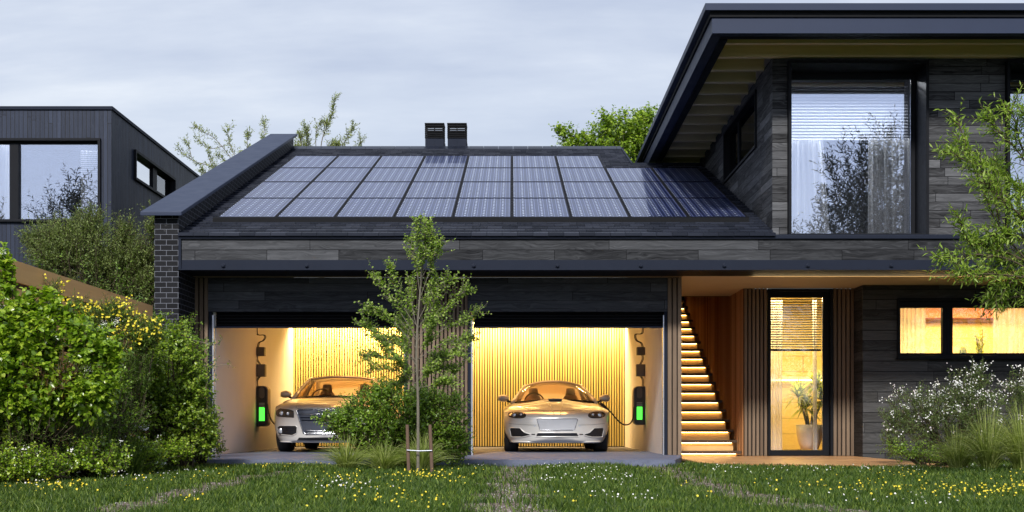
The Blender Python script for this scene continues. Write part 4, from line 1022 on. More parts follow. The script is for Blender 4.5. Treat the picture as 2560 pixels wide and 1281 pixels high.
def shrub(name, label, cat, ells, n, tl, nl, L, W, tpl, m, base=None, up=.6, droop=.05, lo=.45, spread=.8, group=None, extra=None, zmin=-.06, stem_mat=None, outw=1.0, long_stems=True):
    global G
    G = np.random.default_rng(sum(ord(c) for c in label))
    s, out, C = ellipsoid_pts(ells, n, lo, zmin)
    if base is None:
        c = np.mean([e[0] for e in ells], axis=0); base = (c[0], c[1], -.1)
    root = empty(name, base, label, cat, group)
    d = out*outw+np.array([0, 0, up])+G.normal(size=(n, 3))*.35
    lens = tl*G.uniform(.6, 1.25, n)
    start = s-unit(d)*lens[:, None]*.55; start[:, 2] = np.maximum(start[:, 2], -.08)
    lf, segs = twigs_with_leaves(start, d, lens, nl, L, W, droop, spread)
    v, f = leaf_arrays(*lf, tpl)
    np_mesh('foliage', v, f, m, root)
    b0 = np.array(base, float); nst = max(6, n//14); k = G.choice(n, min(nst, n), replace=False)
    for i in (k if long_stems else []):
        mid = (b0*.45+start[i]*.55)+G.normal(size=3)*.05; mid[2] = max(mid[2], b0[2]+.05)
        segs += chain([b0+G.normal(size=3)*[.06, .06, 0], mid, start[i]], .012, .005)
    v, f = seg_mesh(segs, 4); np_mesh('stems', v, f, stem_mat or TWIG, root)
    if extra:
        for (nm, m2, cnt, size, zfrac, per, spr) in extra:      # blossom clusters on the outer shell
            tip = lf[0][-n:]; sc = tip[:, 2]-tip[:, 1]*.35+G.normal(size=n)*.12; order = np.argsort(-sc)[:int(n*zfrac)]
            pick = G.choice(order, cnt); pp = np.repeat(tip[pick], per, 0)+G.normal(size=(cnt*per, 3))*spr
            dd = rnd_unit(len(pp)); nn = unit(G.normal(size=(len(pp), 3))*.6+np.array([0, -.8, .5]))
            v, f = leaf_arrays(pp, np.cross(nn, dd), nn, size*G.uniform(.7, 1.3, len(pp)), size*G.uniform(.7, 1.3, len(pp)), 'petal')
            np_mesh(nm, v, f, m2, root)
    return root
def limb_tree(name, label, cat, limbs, y, base, tw_n, tl, nl, L, W, tpl, m, r0=.03, ty=.25, up=.3, droop=0, spread=.7, trunk=None, zj=.0, group=None, start=.25, bm=None, tb=1.0):
    global G
    G = np.random.default_rng(sum(ord(c) for c in label))
    root = empty(name, base, label, cat, group); segs = []; S = []; D = []; s = y/FPX
    for li, lb in enumerate(limbs):
        wgt = 1.0
        if isinstance(lb, tuple): lb, wgt = lb
        yo = G.normal()*ty; pts = [np.array(P(a, b, y))+np.array([0, yo*i/(len(lb)-1), 0]) for i, (a, b) in enumerate(lb)]
        pts = [np.array(p) for p in smooth_path(pts, 5)]
        segs += chain(pts, r0*(.5+.5*wgt), .004)
        n = len(pts)-1; tot = max(2, int(tw_n*wgt)); 
        for q in range(tot):
            t = start+(1-start)*((q+.5)/tot) if q < tot-2 else 1.0
            f = min(n-1e-6, t*n); i = int(f); p = pts[i]+(pts[i+1]-pts[i])*(f-i); tan = unit(pts[i+1]-pts[i])
            lat = G.normal(size=3); lat -= tan*lat.dot(tan); lat /= np.linalg.norm(lat)
            S.append(p); D.append(tan*tb+lat*.85+np.array([0, 0, up]))
    S = np.array(S); D = np.array(D); lens = tl*G.uniform(.5, 1.3, len(S))
    lf, sg = twigs_with_leaves(S, D, lens, nl, L, W, droop, spread)
    v, f = leaf_arrays(*lf, tpl); np_mesh('crown', v, f, m, root)
    if trunk: segs += trunk
    v, f = seg_mesh(segs+sg, 6); np_mesh('trunk', v, f, bm or BARK, root)
    return root
# --- left side planting
YA = 12.6
shrub('lime_shrub', 'big bright lime green shrub with heart shaped leaves at the left edge', 'shrub',
      [E(30, 930, 125, 165, YA), E(85, 835, 70, 80, YA), E(18, 690, 14, 62, YA), E(5, 640, 10, 30, YA), E(62, 765, 9, 62, YA), E(112, 752, 8, 48, YA), E(152, 778, 9, 52, YA), E(198, 812, 9, 46, YA), E(252, 846, 9, 40, YA), E(300, 872, 20, 14, YA), E(120, 980, 110, 60, YA), E(250, 970, 50, 40, YA), E(92, 745, 9, 32, YA), E(130, 765, 12, 32, YA), E(172, 795, 12, 34, YA), E(220, 865, 60, 50, YA), E(275, 890, 35, 28, YA), E(60, 1030, 110, 50, YA), E(205, 1005, 65, 35, YA), E(-100, 850, 120, 180, YA), E(15, 800, 50, 60, YA)],
      1750, .22, 13, .064, .060, 'heart', LIME, base=(-5.0, YA+.2, -.1), up=.5, droop=.25, lo=.35,
      extra=[('pale_flower_cluster', WHITEP, 16, .008, .6, 60, .022)])
shrub('flowering_broom', 'dark narrow leaved broom covered in yellow flowers by the board fence', 'shrub',
      [E(135, 725, 12, 40, 14.6), E(240, 805, 60, 45, 14.6), E(285, 790, 50, 40, 14.6), E(340, 840, 55, 45, 14.6), E(383, 838, 18, 36, 14.6), E(290, 925, 100, 85, 14.6), E(180, 790, 40, 40, 14.6)],
      800, .20, 22, .060, .009, 'lance', DARKGREEN, base=(-4.6, 14.8, -.1), up=1.1, droop=0, lo=.3, spread=.6,
      extra=[('yellow_blossom', YELLOW, 215, .031, .62, 3, .028)])
shrub('lime_shrub', 'lime green small leaved shrub between the broom and the garage', 'shrub',
      [E(420, 930, 95, 110, 15.6), E(390, 1020, 110, 110, 15.6), E(480, 1020, 60, 110, 15.6), E(375, 860, 40, 50, 15.6), E(320, 980, 90, 90, 15.4), E(280, 1020, 60, 60, 15.2), E(520, 1090, 25, 50, 15.6), E(445, 850, 30, 40, 15.6), E(398, 815, 9, 45, 15.6), E(432, 835, 8, 50, 15.6), E(472, 880, 9, 55, 15.6), E(508, 965, 10, 60, 15.6), E(530, 1040, 12, 40, 15.6)],
      1500, .19, 13, .042, .038, 'heart', LIME2, base=(-4.1, 15.9, -.1), up=.6, droop=.2, lo=.4)
shrub('dark_shrub', 'loose mid green shrub with a long twig crossing the garage jamb', 'shrub',
      [E(460, 880, 70, 90, 17.8), E(500, 930, 35, 60, 17.8), E(430, 980, 60, 120, 17.8), E(470, 800, 30, 25, 17.8)],
      300, .20, 11, .04, .03, 'oval', MIDGREEN, base=(-4.6, 18.0, -.1), up=.5, lo=.3)
limb_tree('overhanging_twig', 'thin leafy twig reaching right over the left garage jamb', 'twig', [([(470, 925), (520, 915), (572, 913)], .6), ([(480, 850), (530, 862), (548, 862)], .5)], 17.2, P(470, 1000, 17.2), 9, .10, 5, .032, .024, 'oval', MIDGREEN, r0=.006, ty=.05)
shrub('rust_shrub', 'rusty red needle leaved shrub half buried in the lime shrub', 'shrub', [E(110, 950, 85, 65, 12.45), E(160, 930, 50, 50, 12.45), E(60, 1000, 50, 50, 12.5)],
      90, .16, 16, .035, .006, 'lance', REDDISH, base=(-4.7, 12.9, -.1), up=.9, lo=.3, spread=.6, droop=0)
shrub('dark_undergrowth', 'dark shaded shrub under the lime shrub, behind the ground cover', 'shrub', [E(90, 1090, 180, 80, 13.2), E(260, 1050, 120, 100, 13.9), E(-60, 1080, 140, 110, 13.2), E(200, 1000, 90, 80, 13.9)],
      520, .20, 14, .040, .010, 'lance', DARKGREEN, base=(-4.6, 13.6, -.1), up=.8, lo=.2, spread=.7)
shrub('ground_cover_plant', 'low light green ground cover with round leaves at the foot of the shrubs', 'plant',
      [E(60, 1160, 120, 48, 12.0), E(210, 1145, 130, 50, 12.9), E(330, 1140, 90, 45, 14.2), E(420, 1130, 70, 30, 15.0), E(-60, 1175, 90, 38, 12.3)],
      1500, .14, 9, .036, .034, 'oval', LIME, base=(-4.6, 13.4, -.1), up=.9, lo=.2, spread=.8, droop=.1,
      extra=[('white_blossom', WHITEP, 70, .016, .7, 4, .03)])
shrub('white_flowering_perennial', 'low perennial with small white flowers before the lime shrub near the garage', 'plant',
      [E(335, 1110, 40, 45, 14.6), E(300, 1085, 50, 50, 14.8)], 90, .2, 10, .035, .008, 'lance', MIDGREEN, base=(-4.35, 14.7, -.1), up=1.2, lo=.2,
      extra=[('white_blossom', WHITEP, 40, .02, .8, 3, .02)])
shrub('boxy_shrub', 'yellow green dense shrub right beside the left garage jamb', 'shrub',
      [E(520, 1075, 38, 75, 16.9), E(490, 1110, 60, 50, 16.8), E(545, 1120, 20, 20, 16.9), E(470, 1050, 50, 90, 17)], 380, .14, 11, .028, .024, 'oval', LIME2, base=(-4.15, 17, -.1), up=.7, lo=.3)

shrub('dark_undergrowth', 'dark feathery growth at the left image edge, before the lime shrub stems', 'shrub', [E(60, 1080, 120, 60, 12.5), E(170, 1070, 70, 50, 12.9), E(-60, 1060, 90, 90, 12.5)],
      420, .17, 14, .034, .009, 'lance', DARKGREEN, base=(-4.9, 12.6, -.1), up=.9, lo=.1, spread=.7)
shrub('round_bush', 'small leaved green bush between the big lime shrub and the smaller lime shrub', 'shrub', [E(260, 960, 70, 70, 14.1), E(300, 1040, 60, 60, 14.3), E(220, 1050, 60, 40, 13.6)],
      420, .15, 11, .036, .030, 'oval', MIDGREEN, base=(-4.5, 14.2, -.1), up=.6, lo=.35)
# fine leaved trees behind the fence
shrub('olive_tree', 'broad fine leaved grey green tree behind the fence, before the neighbour house', 'tree',
      [E(235, 650, 150, 85, 21.2), E(320, 700, 95, 70, 21.2), E(150, 630, 80, 60, 21.2), E(225, 570, 45, 45, 21.2), E(150, 590, 60, 40, 21.2), E(310, 580, 30, 35, 21.2), E(380, 560, 14, 50, 21.0), E(350, 640, 60, 40, 21.1), E(90, 600, 40, 35, 21.3), E(375, 720, 30, 50, 20.9)],
      2900, .34, 16, .058, .022, 'lance', OLIVE, base=(-7.0, 21.4, -.1), up=.75, lo=.25, spread=.6, droop=0)
shrub('dark_hedge', 'dark green hedge filling the gap behind the fence', 'hedge', [E(150, 760, 260, 130, 20.3), E(300, 820, 140, 130, 20.3)],
      500, .3, 10, .06, .03, 'oval', DARKGREEN, base=(-7.2, 20.5, -.1), lo=.2)
# thin trees behind the roof
limb_tree('wispy_tree', 'wispy tree with bare twigs behind the brick parapet', 'tree',
    [([(640, 520), (600, 430), (540, 350), (500, 325), (484, 312)], 1), ([(560, 365), (520, 370), (488, 344)], .5), ([(640, 520), (540, 425), (480, 400), (445, 372)], .9), ([(480, 400), (474, 370), (470, 358)], .35), ([(620, 500), (530, 450), (505, 430)], .8), ([(640, 500), (590, 400), (570, 350), (566, 318)], .9),
     ([(640, 500), (648, 400), (652, 330), (648, 292)], 1), ([(640, 500), (620, 370), (622, 340)], .8), ([(660, 480), (670, 400), (664, 350)], .7), ([(620, 470), (580, 420), (552, 395)], .8), ([(600, 500), (540, 440), (520, 400), (512, 372)], .7), ([(600, 480), (590, 420), (598, 385)], .8), ([(600, 480), (565, 440), (540, 420)], .8), ([(610, 480), (625, 420), (640, 390)], .8)],
    33.5, P(640, 1075, 33.5), 24, .22, 9, .090, .036, 'lance', SKYLEAF, r0=.014, ty=.2, up=.2, start=.35, spread=.6,
    trunk=chain([P(640, 1075, 33.5), P(650, 800, 33.5), P(640, 500, 33.5)], .12, .06))
limb_tree('wispy_tree', 'wispy tree behind the roof ridge just right of the parapet', 'tree',
    [([(800, 480), (802, 370), (815, 320), (830, 285), (838, 246)], 1.5), ([(800, 480), (790, 360), (798, 315), (815, 310)], .9), ([(800, 480), (755, 370), (750, 340)], 1.2), ([(790, 470), (775, 370), (772, 330)], 1.2), ([(800, 480), (840, 400), (868, 350), (885, 325)], 1.1), ([(840, 470), (890, 390), (905, 356)], .7), ([(800, 470), (820, 380), (830, 360)], 1), ([(780, 470), (750, 390), (745, 375)], 1.1), ([(800, 480), (770, 400), (765, 360)], 1.2), ([(800, 470), (840, 385), (848, 368)], 1.0)],
    33.0, P(800, 1075, 33.0), 28, .22, 9, .090, .036, 'lance', SKYLEAF, r0=.014, ty=.2, up=.25, start=.35, spread=.6,
    trunk=chain([P(800, 1075, 33.0), P(805, 800, 33.0), P(800, 480, 33.0)], .12, .06))
shrub('leafy_tree', 'dense bright green tree behind the roof beside the overhanging eave', 'tree',
      [E(1545, 345, 75, 68, 34), E(1500, 375, 60, 45, 34), E(1440, 350, 45, 30, 34), E(1600, 330, 55, 60, 34), E(1590, 400, 70, 60, 34), E(1620, 290, 20, 30, 34), E(1405, 325, 16, 14, 34), E(1520, 310, 30, 30, 34)],
      900, .42, 11, .115, .085, 'oval', LIME2, base=P(1570, 1075, 34), up=.4, lo=.2, droop=.2)

# --- young tree with two stakes
YT = 14.8
tk = chain(smooth_path([P(1045, 1184, YT), P(1045, 1000, YT), P(1041, 880, YT), P(1048, 760, YT), P(1056, 660, YT), P(1066, 560, YT)], 4), .021, .004)
limb_tree('young_tree', 'slender young tree with small yellow green leaves tied between two stakes', 'tree',
    [([(1050, 740), (1058, 660), (1062, 610), (1068, 560)], 1.7), ([(1052, 740), (1080, 660), (1090, 610)], 1.0), ([(1050, 740), (1038, 660), (1020, 600)], .9), ([(1050, 720), (1055, 640), (1045, 570)], 1.2), ([(1052, 700), (1080, 640), (1078, 585)], 1.1), ([(1056, 680), (1090, 640), (1108, 615)], .45),
     ([(1046, 820), (1010, 770), (985, 700), (975, 668)], 1.0), ([(1044, 850), (1000, 780), (960, 720), (938, 692)], .9), ([(1040, 870), (990, 810), (950, 785), (930, 778)], 1.1), ([(1040, 900), (980, 860), (935, 830), (915, 812)], 1.4), ([(1040, 930), (990, 900), (945, 890), (915, 893)], 1.2), ([(1042, 960), (1000, 930), (960, 925), (935, 925)], .9),
     ([(1046, 820), (1080, 770), (1110, 720), (1125, 705)], 1.0), ([(1046, 840), (1100, 790), (1140, 745), (1165, 728)], 1.1), ([(1046, 870), (1110, 820), (1155, 800), (1190, 780)], 1.3), ([(1044, 900), (1100, 860), (1150, 850), (1172, 842)], 1.4), ([(1044, 930), (1090, 900), (1130, 885), (1150, 885)], 1.3), ([(1044, 950), (1080, 930), (1115, 920), (1135, 925)], 1.4), ([(1044, 970), (1080, 965), (1110, 955), (1130, 955)], 1.2),
     ([(1044, 830), (1028, 760), (1025, 700)], 1.0), ([(1046, 800), (1070, 750), (1085, 700)], 1.2), ([(1042, 920), (1015, 860), (1000, 820)], 1.3), ([(1044, 900), (1075, 850), (1090, 810)], 1.3), ([(1042, 960), (1010, 950), (990, 960)], 1.1), ([(1044, 920), (1010, 870), (980, 850)], 1.2), ([(1044, 950), (1078, 905), (1105, 890)], 1.2), ([(1042, 940), (985, 885), (950, 850)], 1.2), ([(1046, 860), (1020, 820), (1000, 790)], 1.1), ([(1046, 850), (1070, 810), (1095, 775)], 1.1), ([(1044, 980), (1020, 930), (1005, 905)], 1.0), ([(1044, 985), (1065, 940), (1080, 920)], 1.0)],
    YT, P(1045, 1184, YT), 31, .165, 9, .041, .034, 'oval', YOUNG, r0=.0038, ty=.16, up=.4, spread=.85, start=.3, trunk=tk, droop=.05)
for (px, w) in ((1020, 'left'), (1078, 'right')):
    e = empty('tree_stake', P(px, 1184, YT-.05), 'rough brown stake on the %s side of the young tree' % w, 'stake', 'stakes beside the young tree')
    MB().tube([P(px+2, 1184, YT-.05), P(px, 1130, YT-.05), P(px-2 if w == 'left' else px-3, 1062, YT-.05)], [.020, .021, .019], 8).build('post', STAKE, e)
tag(MB().tube([P(1017, 1126, YT-.08), P(1046, 1128, YT-.085), P(1080, 1127, YT-.08)], .007, 6).build('tree_tie', GUIDE, None, P(1046, 1128, YT-.08)), 'pale tie band running across the young tree between both stakes', 'tie')
shrub('round_bush', 'dense round leaved green bush in front of the sedan and middle pillar', 'shrub',
      [E(910, 1050, 80, 75, 16.4), E(1000, 1040, 90, 80, 16.4), E(1095, 1060, 78, 80, 16.4), E(955, 985, 45, 40, 16.4), E(850, 1060, 35, 40, 16.4), E(1000, 1110, 120, 55, 16.4), E(1130, 1110, 50, 55, 16.4), E(1060, 1000, 60, 40, 16.4), E(805, 1045, 18, 18, 16.3), E(1140, 1000, 32, 25, 16.5)],
      2800, .16, 11, .036, .031, 'oval', MIDGREEN, base=(-1.45, 16.5, -.1), up=.55, lo=.35, droop=.1)

def tuft(label, px, y, h, spread, n, wid=.006, m=REED, name='ornamental_grass', lean=0, group=None, asp=1.0):
    global G
    G = np.random.default_rng(int(px)+n)
    base = np.array([PX(px, y), y, -.1]); a = G.uniform(0, 2*np.pi, n); s = G.uniform(.05, 1, n)**.8*spread; H_ = h*G.uniform(.55, 1.1, n)*(1-.35*(s/spread))
    b0 = base+np.stack([np.cos(a)*.10*G.random(n), np.sin(a)*.10*G.random(n), np.zeros(n)], 1)
    dirh = np.stack([np.cos(a), np.sin(a), 0*a], 1); sd = np.stack([-np.sin(a), np.cos(a), 0*a], 1)*.5*wid+G.normal(size=(n, 3))*wid*.3
    V = []; K = 6
    for k in range(K+1):
        t = k/K; r = s*t**1.7+lean*t; z = H_*(1.35*t-.55*t**2.6*(.5+s/spread))
        c = b0+dirh*(s*t**1.6)[:, None]+np.array([lean*t*t, 0, 0])+np.array([0, 0, 1])*z[:, None]; w = (1-t)**.6+.02
        V += [c-sd*w, c+sd*w]
    V = np.stack(V, 1); base_i = (np.arange(n)*2*(K+1))[:, None, None]
    F = np.array([[2*k, 2*k+1, 2*k+3, 2*k+2] for k in range(K)])
    e = empty(name, base, label, 'grass clump', group)
    np_mesh('blades', V.reshape(-1, 3), [(F[None]+base_i).reshape(-1, 4)], m, e); return e
gg = 'ornamental grass clumps round the young tree'
tuft('arching pale grass clump in front of the round bush, leftmost by the young tree', 868, 15.6, .52, .58, 460, group=gg)
tuft('arching pale grass clump directly left of the young tree', 960, 15.5, .46, .55, 420, group=gg)
tuft('arching pale grass clump behind the two tree stakes', 1055, 15.5, .56, .5, 480, group=gg)
tuft('fine grass clump among the dark shrubs on the left', 250, 13.3, .75, .45, 360, .005, m=GRASSM)
tuft('fine grass clump in front of the dark shrubs near the white flowers', 330, 13.9, .6, .40, 260, .005, m=GRASSM)

# --- right side planting
shrub('white_flowering_shrub', 'grey green shrub with clusters of small white flowers before the right wall', 'shrub',
      [E(2310, 1030, 90, 75, 17.4), E(2400, 1000, 70, 80, 17.4), E(2245, 1050, 45, 45, 17.4), E(2450, 960, 42, 50, 17.4), E(2350, 1080, 130, 70, 17.4), E(2230, 1110, 40, 40, 17.3), E(2450, 1040, 90, 80, 17.4)],
      780, .22, 22, .055, .010, 'lance', m_leaf('grey_green_leaf', (.045, .08, .02), (.12, .18, .045), (.20, .27, .08), .3), base=(6.1, 17.6, -.1), up=.7, lo=.3, spread=.65, droop=0,
      extra=[('white_blossom', WHITEP, 120, .021, .5, 7, .028), ('pinkish_blossom', LILAC, 45, .02, .8, 6, .03)])
shrub('white_flowering_shrub', 'second white flowering shrub cut by the right image edge', 'shrub',
      [E(2540, 970, 50, 45, 17.9), E(2560, 1040, 80, 100, 17.9), E(2620, 1000, 80, 110, 17.9)], 420, .22, 20, .055, .010, 'lance', MATS['grey_green_leaf'], base=(7.2, 18, -.1), up=.7, lo=.3, spread=.65, droop=0,
      extra=[('white_blossom', WHITEP, 70, .022, .5, 7, .03)])
shrub('ground_cover_plant', 'low round leaved ground cover at the foot of the white flowering shrub', 'plant',
      [E(2290, 1130, 60, 25, 16.6), E(2380, 1140, 60, 22, 16.4), E(2240, 1120, 25, 18, 16.8)], 260, .11, 8, .030, .028, 'oval', MIDGREEN, base=(5.4, 16.6, -.1), up=.9, lo=.2)
gg = 'tall grass clumps at the right edge'
tuft('tall arching grass clump rightmost, by the white flowering shrubs', 2555, 15.2, .95, .62, 650, .006, group=gg)
tuft('tall arching grass clump in the middle of the three at the right', 2470, 15.3, .88, .60, 620, .006, group=gg)
tuft('shorter arching grass clump nearest the wooden deck', 2395, 15.6, .62, .52, 460, .006, group=gg)
limb_tree('willow_like_tree', 'bright green narrow leaved tree reaching in from the right edge', 'tree',
    [([(2680, 760), (2560, 640), (2500, 560), (2450, 440), (2420, 350), (2405, 290)], 1.2), ([(2500, 560), (2460, 440), (2400, 410), (2345, 395)], .9), ([(2480, 480), (2430, 400), (2390, 365)], .5), ([(2680, 760), (2540, 660), (2440, 640), (2380, 650), (2335, 652)], 1.2), ([(2450, 640), (2400, 600), (2370, 560)], .6), ([(2600, 700), (2500, 690), (2430, 690), (2380, 690)], .9),
     ([(2680, 700), (2560, 560), (2480, 500), (2440, 470)], 1.3), ([(2640, 560), (2560, 400), (2500, 330), (2470, 300)], 1.0), ([(2640, 560), (2560, 380), (2540, 310), (2530, 270)], 1.0), ([(2660, 620), (2540, 520), (2500, 460), (2500, 410)], 1.3), ([(2680, 700), (2560, 600), (2520, 590), (2470, 590)], 1.3), ([(2660, 760), (2580, 700), (2520, 710), (2490, 740)], 1.4), ([(2660, 760), (2560, 740), (2530, 745)], 1.0), ([(2640, 700), (2540, 640), (2480, 620), (2440, 600)], 1.4), ([(2660, 600), (2580, 480), (2540, 430), (2520, 380)], 1.2), ([(2660, 680), (2580, 640), (2510, 660)], 1.4), ([(2680, 600), (2600, 500), (2560, 480)], 1.2), ([(2640, 500), (2570, 350), (2555, 300)], .9), ([(2680, 700), (2600, 560), (2560, 540)], 1.3)],
    12.2, (5.6, 12.2, -.1), 31, .19, 9, .088, .020, 'lance', WILLOW, r0=.009, ty=.28, up=.15, start=.28, spread=.62, droop=.12,
    trunk=chain([(5.6, 12.2, -.1), (5.5, 12.2, 1.2), P(2680, 740, 12.2), P(2690, 480, 12.2)], .07, .02), bm=TWIG)

# --- trees out of frame beside the camera, seen mirrored in the windows
def side_tree(label, x, y, h, r, seed_n, zlo=.30):
    ells = [(np.array([x, y, h*.55]), np.array([r, r, h*.28])), (np.array([x-.3*r, y, h*.72]), np.array([r*.6, r*.6, h*.20])), (np.array([x+.5*r, y, h*.62]), np.array([r*.5, r*.5, h*.22])), (np.array([x-.1*r, y, h*.86]), np.array([r*.28, r*.28, h*.12])), (np.array([x+.35*r, y, h*.80]), np.array([r*.22, r*.22, h*.12])), (np.array([x, y, h*.35]), np.array([r*1.05, r*.9, h*.22]))]
    return shrub('garden_tree', label, 'tree', ells, seed_n, .75, 15, .19, .045, 'lance', GLOSSDARK, base=(x, y, -.1), up=.8, lo=.2, spread=.6)
side_tree('tall dark garden tree mirrored in the big upper window', 9.9, 6.0, 8.8, 2.3, 2300)
side_tree('garden tree mirrored in the far right upper window', 14.5, 5.0, 7.5, 2.2, 600)
side_tree('dark garden tree mirrored in the neighbour window', -12.9, 10.0, 8.3, 1.8, 1500)
side_tree('low garden tree mirrored at the edge of the neighbour window', -15.4, 9.5, 7.2, 1.3, 800)
side_tree('shorter garden tree mirrored at the left of the big upper window', 7.0, 4.5, 6.6, 1.3, 700)

# ------------------------------------------------------------------ lawn
def ground_px(px, py, z=-.1): y = (EYE-z)*FPX/(py-CY); return (PX(px, y), y)
paths = [([(1290, 1163), (1285, 1185), (1275, 1215), (1285, 1245), (1268, 1290), (1265, 1340)], .34),
         ([(1600, 1160), (1680, 1180), (1740, 1205), (1830, 1235), (1940, 1262), (2100, 1290)], .33),
         ([(760, 1180), (640, 1195), (560, 1215), (440, 1245), (330, 1275), (240, 1300)], .27),
         ([(420, 1185), (300, 1200), (150, 1212), (-20, 1220)], .25)]
pg = []
for pts, w in paths: pg.append((np.array([ground_px(a, b) for a, b in pts]), w))
def path_dist(x, y):
    best = np.full(x.shape, 9.0)
    for pts, w in pg:
        for i in range(len(pts)-1):
            a, b = pts[i], pts[i+1]; ab = b-a; t = np.clip(((x-a[0])*ab[0]+(y-a[1])*ab[1])/(ab@ab), 0, 1)
            d = np.hypot(x-(a[0]+ab[0]*t), y-(a[1]+ab[1]*t))/w; best = np.minimum(best, d)
    return best
for pi, (pts, w) in enumerate(pg):
    b = MB(); r_ = random.Random(pi); L_, R_ = [], []
    sp = [np.array((p.x, p.y)) for p in smooth_path([Vector((a[0], a[1], 0)) for a in pts], 8)]
    for i, p in enumerate(sp):
        d = sp[min(i+1, len(sp)-1)]-sp[max(i-1, 0)]; nrm = np.array([-d[1], d[0]])/np.hypot(*d); ww = w*r_.uniform(.9, 1.35)
        L_.append(p+nrm*ww); R_.append(p-nrm*ww)
    vs = [(p[0], p[1], -.094+.0006*pi) for p in L_]+[(p[0], p[1], -.094+.0006*pi) for p in R_]; n = len(L_)
    b.add(vs, [(i, i+1, n+i+1, n+i) for i in range(n-1)])
    tag(b.build('gravel_path', GRAVEL), kind='structure')
def pebbles(n):
    V = []; F = []; r_ = np.random.default_rng(3)
    y = 8*np.exp(r_.random(n*14)*np.log(17.2/8)); x = r_.uniform(-1, 1, n*14)*(.43*y); d = path_dist(x, y)
    k = (d < 1.0) & (y < 17.1); x, y = x[k][:n], y[k][:n]; m = len(x)
    base = np.array([(0, 0, 1), (1, 0, 0), (0, 1, 0), (-1, 0, 0), (0, -1, 0)], float)
    s = r_.uniform(.006, .016, m)[:, None, None]*np.array([1, 1, .6])[None, None]
    rot = r_.uniform(0, 6.28, m); c, sn = np.cos(rot)[:, None], np.sin(rot)[:, None]
    v = np.broadcast_to(base, (m, 5, 3)).copy()+r_.normal(size=(m, 5, 3))*.15
    vx = v[..., 0]*c-v[..., 1]*sn; vy = v[..., 0]*sn+v[..., 1]*c; v[..., 0] = vx; v[..., 1] = vy
    v = v*s+np.stack([x, y, np.full(m, -.094)], 1)[:, None]
    f = np.array([[0, 1, 2], [0, 2, 3], [0, 3, 4], [0, 4, 1]])[None]+(np.arange(m)*5)[:, None, None]
    mt, t = mat('pebble'); isl = t.island()
    t.out(t.pbsdf(t.ramp(isl, [(0, (.04, .03, .022)), (.5, (.12, .09, .07)), (.85, (.20, .16, .13)), (1, (.38, .36, .34))]), .85))
    o = np_mesh('gravel', v.reshape(-1, 3), [f.reshape(-1, 3)], mt); tag(o, 'small stones scattered on the worn paths in the lawn', 'gravel', kind='stuff')
pebbles(16000)
def on_lawn(x, y):
    ok = np.ones(x.shape, bool)
    ok &= ~((x > -4.9) & (x < 2.3+np.clip((y-17.3)*.2, 0, .4)) & (y > 17.28))
    dx0 = np.where(y > 18.2, 2.6, 2.65+np.maximum(0, 17.6-y)*1.9)
    ok &= ~((x > dx0) & (x < 5.85) & (y > 15.93))
    ok &= ~((y > 18.9) & (x > -5.3)); ok &= ~((y > 20.9))
    ok &= x > -5.4
    return ok
def blades():
    r_ = np.random.default_rng(8); n = 430000
    y = 7.2*np.exp(r_.random(n)*np.log(18.8/7.2)); x = r_.uniform(-1, 1, n)*(.43*y+.5)
    d = path_dist(x, y); keep = on_lawn(x, y) & ((d > 1.0+r_.normal(size=n)*.22+.7*np.sin(y*7+x*3)*np.sin(y*3.1+1)) | (r_.random(n) < .06))
    x, y = x[keep], y[keep]; n = len(x)
    cl = np.sin(x*3.1+np.sin(y*2.3)*1.4)*np.cos(y*2.7+np.sin(x*1.7)*1.6)     # gentle clumping
    h = (.050+.016*cl)*r_.uniform(.5, 1.45, n); w = .0026*(y/8)*r_.uniform(.8, 1.4, n)
    tall = r_.random(n) < .03; h[tall] *= 1.5
    a = r_.uniform(0, 2*np.pi, n); lean = h*r_.uniform(.15, 1.0, n); dv = np.stack([np.cos(a), np.sin(a)], 1)
    sa = a+np.pi/2+r_.normal(size=n)*.5; sd = np.stack([np.cos(sa), np.sin(sa)], 1)*w[:, None]
    b = np.stack([x, y], 1); z0 = np.full(n, -.1)
    mid = b+dv*(lean*.35)[:, None]; tip = b+dv*lean[:, None]
    V = np.empty((n, 5, 3)); V[:, 0, :2] = b-sd; V[:, 1, :2] = b+sd; V[:, 2, :2] = mid+sd*.8; V[:, 3, :2] = mid-sd*.8; V[:, 4, :2] = tip
    V[:, 0, 2] = V[:, 1, 2] = z0; V[:, 2, 2] = V[:, 3, 2] = z0+h*.6; V[:, 4, 2] = z0+h
    q = (np.array([[0, 1, 2, 3]])[None]+(np.arange(n)*5)[:, None, None]).reshape(-1, 4); t3 = (np.array([[3, 2, 4]])[None]+(np.arange(n)*5)[:, None, None]).reshape(-1, 3)
    tag(np_mesh('lawn_grass', V.reshape(-1, 3), [q, t3], GRASSM), 'short green lawn grass across the foreground', 'grass', kind='stuff')
blades()
